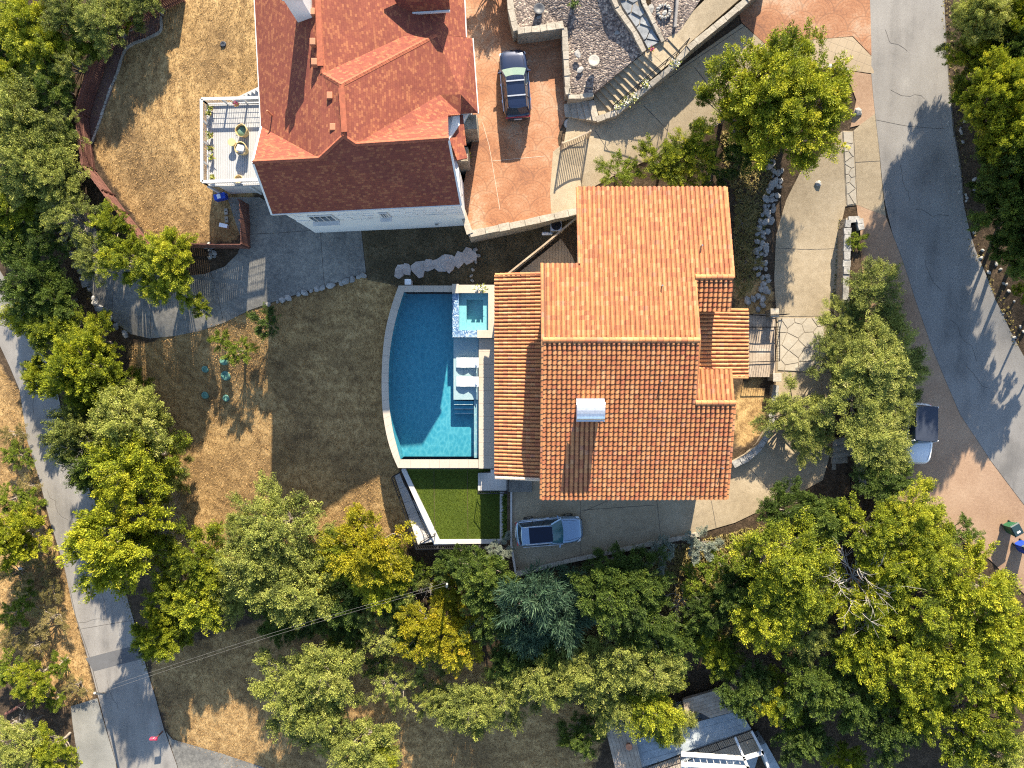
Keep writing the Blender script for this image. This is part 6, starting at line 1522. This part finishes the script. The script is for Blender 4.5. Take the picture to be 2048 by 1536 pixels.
TREES = """
C 60 50 66 bright cedar at the top left corner
O 140 22 60 grey green oak along the top edge left of the fence
O 212 40 58 grey green tree above the bend of the red fence
O 290 -8 52 tree crown at the top edge over the fence
C 96 96 58 yellow green cedar left of the upper fence bend
D 20 90 54 dark tree filling the gap at the left edge near the top
O 90 150 50 grey oak in the middle of the top left wood
D 60 270 60 dark tree beneath the pale oaks at left
O 130 400 44 olive oak just outside the fence at the drive
D 90 480 50 dark tree above the end of the lower road
C 180 80 44 cedar squeezed against the upper fence bend
D 100 300 54 shaded evergreen behind the fence corner
C 250 15 40 cedar peeking over the upper fence
C 26 150 58 green cedar at the left edge below the corner tree
L 150 130 48 thin dark branched tree hugging the fence
D 108 172 52 dark tree in the shade left of the fence
O 30 236 78 large pale grey oak at the left edge
O 52 318 74 second pale grey oak below the largest one at left
L 128 250 44 sparse tree with bare limbs beside the fence corner
O 108 352 58 olive oak outside the lower fence bend
C 34 408 62 bright cedar on the left edge level with the deck stairs
D 30 484 56 dark evergreen at the left edge above the lower road
L 150 436 52 pale thin tree over the shaded drive bend
C 226 452 44 small cedar with pale limbs against the fence
O 190 516 44 olive tree in the bend of the lower drive
C 262 518 56 cedar in front of the fence corner by the drive
C 342 512 60 bright cedar over the lower fence corner
C 340 570 46 cedar spilling onto the concrete drive
C 402 612 22 small bright cedar tuft standing over the drive
D 66 560 62 dark evergreen at the end of the lower road
D 110 600 52 dark green tree left of the drive bend
C 62 636 50 lime tipped cedar beside the lower road at left
C 110 660 56 yellow green cedar left of the drive bend
C 186 680 52 bright cedar just below the drive bend
C 140 742 74 large bright cedar leaning over the lower road
C 70 752 40 small cedar standing over the road edge
C 196 788 58 bright cedar above the oak with the dead spray
O 150 860 70 grey green oak beside the lower road
O 240 846 82 big oak carrying the bare dead spray
D 175 930 66 dark tree shading the lower road
E 262 936 74 olive tree below the oak with the dead spray
O 322 952 42 small oak at the lawn edge
C 232 1080 86 big bright cedar standing alone over the lower road
C 398 1120 66 bright cedar left of the large grey oak
C 352 1180 58 cedar above the wires on the lower lawn
C 318 1272 46 low bright cedar left of the overhead wires
C 410 1200 64 cedar between the wires and the large grey oak
O 560 1060 84 upper crown of the large grey oak on the lawn edge
O 520 1130 82 left crown of the large grey oak group
O 590 1170 80 lower crown of the large grey oak group
O 470 1180 58 small grey oak left of the big group
O 500 1052 58 grey oak at the upper left of the large grey group
O 628 1108 54 grey oak touching the dry patch
C 436 1156 58 bright cedar in the middle of the belt below the lawn
C 348 1232 48 cedar just left of the wires below the belt
D 560 1232 50 dark tree under the large grey oaks
D 640 1226 50 dark tree between grey oaks and yellow cedars
L 738 1226 46 thin tree beneath the yellow cedars
D 790 1180 50 dark bush between the cedars and the wire end
G 832 1142 34 lime bush under the outer turf railing
D 915 1125 46 dark bush close below the turf wall
D 1020 1310 52 dark bush under the bamboo
D 1100 1300 50 dark bush between bamboo and the oak row
D 1350 1290 54 shaded bush behind the oak row
D 1420 1225 54 shaded bush in the sunny gap edge
D 822 1255 46 dark bush right of the thin grey tree
K 760 1330 34 low dark bush on the shaded lower lawn
L 850 1330 40 thin grey tree below the orange one
D 710 1255 44 dark bush under the wires
G 60 1010 34 green scrub on the left verge by the road bend
G 20 1000 36 green scrub at the left edge above the cedar
W 96 1180 34 olive scrub beside the lower road bank
G 30 1230 34 green scrub at the left edge below the marker
W 70 1290 36 dry scrub above the round cedar
G 120 1330 28 low green scrub near the asphalt patch
W 150 1370 26 pale scrub tuft by the wire pole
O 870 1395 44 small oak at the left end above the row
C 690 1110 62 bright cedar left of the turf stairs
Y 740 1100 74 yellow green cedar beside the turf stairs
Y 650 1150 58 yellowing cedar with orange tips below the dry patch
C 760 1150 60 green cedar below the turf stairs
D 690 1200 58 dark tree beneath the yellow cedars
L 820 1190 44 sparse tree where the wires end
Y 862 1255 60 yellow orange tree in the middle of the thicket
Y 920 1275 56 yellow green tree right of the orange one
Y 900 1190 40 small yellow orange tree under the turf wall
D 968 1150 58 dark green tree below the planting bed
D 985 1215 54 dark evergreen left of the bamboo
L 770 1270 52 thin grey tree left of the orange tree
C 690 1285 36 low cedar with bare twigs beside the wires
O 650 1345 74 grey oak on the lower lawn nearest the wires
O 590 1390 72 left grey oak on the lower lawn
O 640 1430 68 lower grey oak on the lower lawn
L 790 1370 50 sparse tree alone right of the lower lawn oaks
O 720 1490 62 olive tree at the bottom edge of the lower lawn
E 760 1510 48 green tree at the bottom edge right of the oaks
B 1070 1190 66 feathery blue green bamboo below the car drive
B 1120 1240 66 second bamboo clump lower right
B 1050 1260 56 lower left bamboo clump
B 1150 1180 48 small bamboo clump beside the dark shrubs
K 1215 1125 44 dark round shrub at the edge of the car drive
D 1220 1190 70 dark shaded tree below the car drive
D 1280 1160 60 dark shaded tree right of the round shrub
D 1300 1240 62 shaded tree in the middle of the lower thicket
S 1320 1105 36 silver shrub in shade at the drive edge
S 1250 1140 30 small silver shrub in deep shade
S 1405 1090 40 bright silver shrub in the sun by the drive
S 1000 1098 30 silver shrub at the corner of the turf terrace
G 1440 1130 46 sunlit yellow shrub beside the silver one
G 1400 1170 40 narrow sunlit shrub in the thicket
O 940 1410 62 left end oak of the row above the cabin
O 1010 1390 58 second oak from the left in the row above the cabin
O 1080 1350 64 third oak from the left in the row above the cabin
O 1160 1340 66 middle oak in the row above the cabin
O 1240 1310 68 upper oak right of the middle of the row
O 1310 1330 66 right end oak of the row above the cabin
E 1300 1410 66 olive oak hanging over the cabin decks
O 1230 1400 60 olive oak left over the cabin deck
O 1340 1450 44 small oak crown in front of the cabin railing
D 1160 1470 44 dark bush left of the cabin
C 1400 1270 46 bright cedar in the sunny gap of the thicket
C 1440 1310 50 yellow green cedar above the cabin
E 1560 1110 84 big lime green elm right of the thicket
E 1590 1180 80 second lime green elm below the big one
E 1530 1230 74 lower elm of the lime green group
O 1610 1260 60 olive elm crown beside the dead bush
D 1480 1180 60 dark undergrowth tree left of the lime elms
D 1480 1370 64 dark tree behind the cabin
C 1560 1400 56 cedar right of the cabin decks
D 1620 1360 70 dark tree in the lower right shade
D 1570 1020 54 dark cedar at the lower drive bend
D 1640 1040 58 dark evergreen below the stone landing
C 1750 1060 66 bright cedar below the gravel parking
E 1830 1030 64 yellow green elm at the edge of the gravel parking
C 1790 1130 74 bright cedar in the right thicket near the dead bush
E 1860 1110 72 lime tree in the right thicket below the parking
K 1920 1070 44 dark shrub beside the green bin
C 1950 1180 78 bright cedar right of the thicket near the bins
C 1740 1200 74 cedar at the left of the right thicket
E 1850 1210 80 lime elm in the middle of the right thicket
C 1990 1270 76 bright cedar at the right edge of the thicket
C 1720 1290 70 cedar in the lower left of the right thicket
E 1810 1310 82 large lime elm low in the right thicket
C 1910 1310 80 bright cedar low in the right thicket
C 2020 1370 66 yellow green cedar at the right edge low down
D 1700 1390 70 dark evergreen at the bottom of the right thicket
C 1840 1400 70 shaded cedar near the bottom right
D 1780 1450 66 dark tree near the bottom edge at right
C 1950 1450 76 bright cedar near the bottom right corner
O 1990 1520 60 grey tree at the bottom right corner
C 1690 1520 40 small cedar at the bottom edge right of the cabin
D 1600 1470 56 dark tree beside the cabin ramp
G 1712 482 24 small green sapling in the stone end of the island bed
O 1742 575 58 pale oak at the upper end of the island row
O 1690 640 46 small pale oak leaning over the drive
O 1770 650 42 pale oak on the road side of the island row
O 1680 700 62 oak over the flagstone crossing
O 1755 720 78 large pale oak in the middle of the island row
O 1805 736 54 oak at the gravel parking side
O 1720 790 74 oak above the dark stone stairs
O 1788 806 56 oak hiding the white jeep
O 1585 830 62 oak over the bend of the main drive
O 1620 880 46 small oak at the drive bend
O 1740 870 72 oak right of the dark stone stairs
O 1772 905 52 oak below the white jeep
D 1770 960 56 dark lower oak at the end of the island row
C 1530 170 92 upper part of the big cedar between the two drives
C 1620 190 84 right part of the big cedar between the two drives
C 1475 215 70 left part of the big cedar between the two drives
C 1580 255 88 lower part of the big cedar between the two drives
D 1510 280 58 dark low cedar under the big one
G 1240 345 46 light green shrub nearest the courtyard above the tiled roof
C 1330 325 50 bright cedar shrub above the tiled roof
C 1390 300 52 bright cedar right of the shrubs above the tiled roof
G 1360 355 34 lime shrub touching the tiled roof edge
K 1430 345 40 dark shrub at the upper corner of the tiled roof
K 1480 300 44 dark shrub under the big cedar
W 1490 440 30 dry brush between tiled roof and white rocks
W 1495 520 30 brown brush right of the tiled roof
O 985 -70 46 tree just beyond the top edge shading the courtyard
O 1935 45 60 grey green oak at the top of the right road verge
C 2000 20 60 cedar at the top right corner
C 1925 120 50 bright cedar beside the upper road
D 2020 110 64 dark tree at the right edge near the top
C 1960 195 70 big cedar on the right road verge
C 2030 205 56 bright cedar at the right edge of the verge
C 1970 290 64 cedar below the big one on the right verge
D 2020 330 68 dark cedar at the right edge middle of the verge
D 2000 420 62 dark evergreen lower on the right verge
D 2040 500 60 shaded evergreen at the right edge
C 2045 590 40 sunlit cedar cut by the right edge
C 2070 60 70 tall cedar half outside the top right edge
D 2075 280 80 tall dark tree half outside the right edge
D 2080 430 70 dark tree half outside the right edge lower down
D 1990 370 50 dark evergreen between the right verge cedars
O 1985 90 54 grey oak among the top right cedars
D 2060 680 36 dark shrub at the right edge beside the road
K 532 645 40 dark round bush on the lawn below the drive
G 478 702 34 lime shrub behind the green tank lids
G 440 680 26 low green shrub left of the lime one
W 14 870 40 yellow brush at the left edge
G 22 910 38 lime bush at the left edge beside the lower road
W 46 970 36 olive brush left of the lower road
W 50 1040 40 dry olive brush on the left verge
C 18 1080 52 bright cedar at the left edge of the verge
G 54 1190 28 small lime bush below the white marker
W 30 1150 46 dry brush by the white marker
W 90 1120 34 brush close to the lower road
W 100 1240 40 pale brush on the left verge bank
W 30 1270 44 dry brush at the left edge of the bank
C 66 1362 42 bright round cedar on the lower left bank
G 20 1340 38 pale green bush at the lower left edge
G 112 1400 26 small green tuft by the gravel pad
C 106 1500 46 lime cedar beside the gravel pad
O 40 1490 52 grey green tree at the bottom left corner
"""
for line in TREES.strip().splitlines():
    k, px, py, rp, lab = line.split(' ', 4)
    if lab.startswith(('upper part', 'right part', 'left part', 'lower part')): hz = 1.05
    else: hz = 1.0
    px, py = float(px), float(py)
    if (px > 1890 and py < 760) or (px < 345 and 700 < py < 1300 and k in 'CODE'): hz = (2.0 if float(rp) >= 60 else 1.5) if px > 1800 else 1.55
    rs = 1.16
    if 1560 < px < 1840 and 540 < py < 1000 and k in 'OD': hz = .7
    if px < 260 and 700 < py < 1000: rs = 1.0; px += 14
    if px > 1890 and py < 760: rs = 1.04; px += 10
    tree(k, px, py, float(rp)*rs, lab, hz)
dead(240, 895, 52, 'pale bare spray of dead twigs lying in the big left oak', 0, 4.2)
dead(1670, 1130, 84, 'large bare grey dead bush right of the lime elms', 1, 2.0); dead(1690, 1190, 60, 'bare dead bush below the largest one', 0, 1.8)
dead(1360, 1190, 46, 'grey dead twigs in the shaded thicket', 1, .5); dead(60, 1450, 56, 'grey pile of dead twigs at the lower left corner', 1); dead(350, 1010, 40, 'bare twigs at the edge of the dry lawn', 0, .3)
dead(690, 1300, 30, 'small bare twig bush by the wires', 0, .8); dead(860, 1160, 34, 'bare pale twigs at the end of the wires', 0, .6); dead(1900, 1500, 40, 'bare grey bush near the bottom right', 1, .3)
dead(340, 1075, 46, 'bare pale branches beside the lone big cedar', 0, .2)

# blades and tufts of grass
def blades(name, polys, n, size, mat, seed, label=None, cat=None, zf=None, lw=.10, up=.7, dens=None):
    r = np.random.default_rng(seed); pts = []
    ar = []
    for q in polys: x, y = q[:, 0], q[:, 1]; ar.append(abs(np.dot(x, np.roll(y, 1)) - np.dot(y, np.roll(x, 1)))/2)
    for q, a in zip(polys, ar):
        m = int(n*a/sum(ar)*1.9); p = np.stack([r.uniform(q[:, 0].min(), q[:, 0].max(), m), r.uniform(q[:, 1].min(), q[:, 1].max(), m)], 1); pts.append(p[inpoly(p, q)][:int(n*a/sum(ar))])
    P = np.concatenate(pts); z = terrain(P) if zf is None else zf(P)
    k = 3; P3 = np.repeat(np.column_stack([P, z]), k, 0); m = len(P3); a = r.uniform(0, 6.28, m); el = r.uniform(.15, 1.2, m); s = size*r.uniform(.5, 1.4, m)
    d = np.stack([np.cos(a)*np.cos(el), np.sin(a)*np.cos(el), np.sin(el)*up], 1); w = np.stack([-np.sin(a), np.cos(a), np.zeros(m)], 1)*(s*lw)[:, None]
    V = np.stack([P3 - w, P3 + w, P3 + d*s[:, None]], 1).reshape(-1, 3); T = np.repeat(np.repeat(r.random(len(P)), k)*.6 + r.random(m)*.4, 3)
    me = mesh_np(name, V, np.arange(len(V)).reshape(-1, 3), {'tint': T}); o = link(name, me, mat, kind='stuff'); tag(o, label, cat)
blades('dry_grass', GRASSW[:4], 60000, .14, 'straw', 1, 'dry straw coloured grass over the slopes and yards', 'grass')
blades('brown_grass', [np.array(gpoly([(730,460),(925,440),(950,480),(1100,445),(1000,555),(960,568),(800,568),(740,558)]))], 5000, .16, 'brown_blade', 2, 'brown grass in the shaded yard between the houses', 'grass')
blades('turf_grass', [np.array([W(a, b, ZT) for a, b in [(814,942),(880,1077),(998,1077),(998,942)]])], 14000, .07, 'turf_blade', 3, 'short vivid green artificial turf below the pool', 'grass', zf=lambda P: np.full(len(P), ZT), lw=.12)
blades('bed_plants', [np.array([W(a, b, -.6) for a, b in [(1009,990),(1020,990),(1020,1082),(1009,1082)]])], 900, .3, 'leaf_dark', 4, 'low dark planting between turf wall and drive', 'plants', zf=lambda P: np.full(len(P), -.6), lw=.2)
edge = [np.array(gpoly(q)) for q in ([(1880,0),(1900,0),(1930,390),(1960,500),(2045,690),(2030,700),(1940,500),(1908,300)], [(195,1000),(245,1150),(300,1340),(290,1345),(232,1155),(185,1010)], [(100,380),(150,480),(190,600),(260,665),(250,670),(180,605),(140,490)], [(1655,690),(1680,560),(1686,440),(1676,440),(1668,560),(1645,690)])]
blades('leaf_litter', edge, 5000, .10, 'leaf_brush', 6, 'dry leaf litter drifted along the pavement edges', 'leaf litter', zf=lambda P: terrain(P) + .055, lw=.3, up=.15)
under = [np.array(gpoly(q)) for q in ([(1470,380),(1540,380),(1520,560),(1480,600),(1470,560)], [(1440,260),(1560,280),(1540,380),(1460,375)], [(1030,1160),(1400,1080),(1560,1040),(1600,1300),(1300,1300),(1050,1290)])]
blades('undergrowth', under, 14000, .26, 'leaf_brush', 5, 'low olive undergrowth on the banks and beds', 'undergrowth', lw=.14)
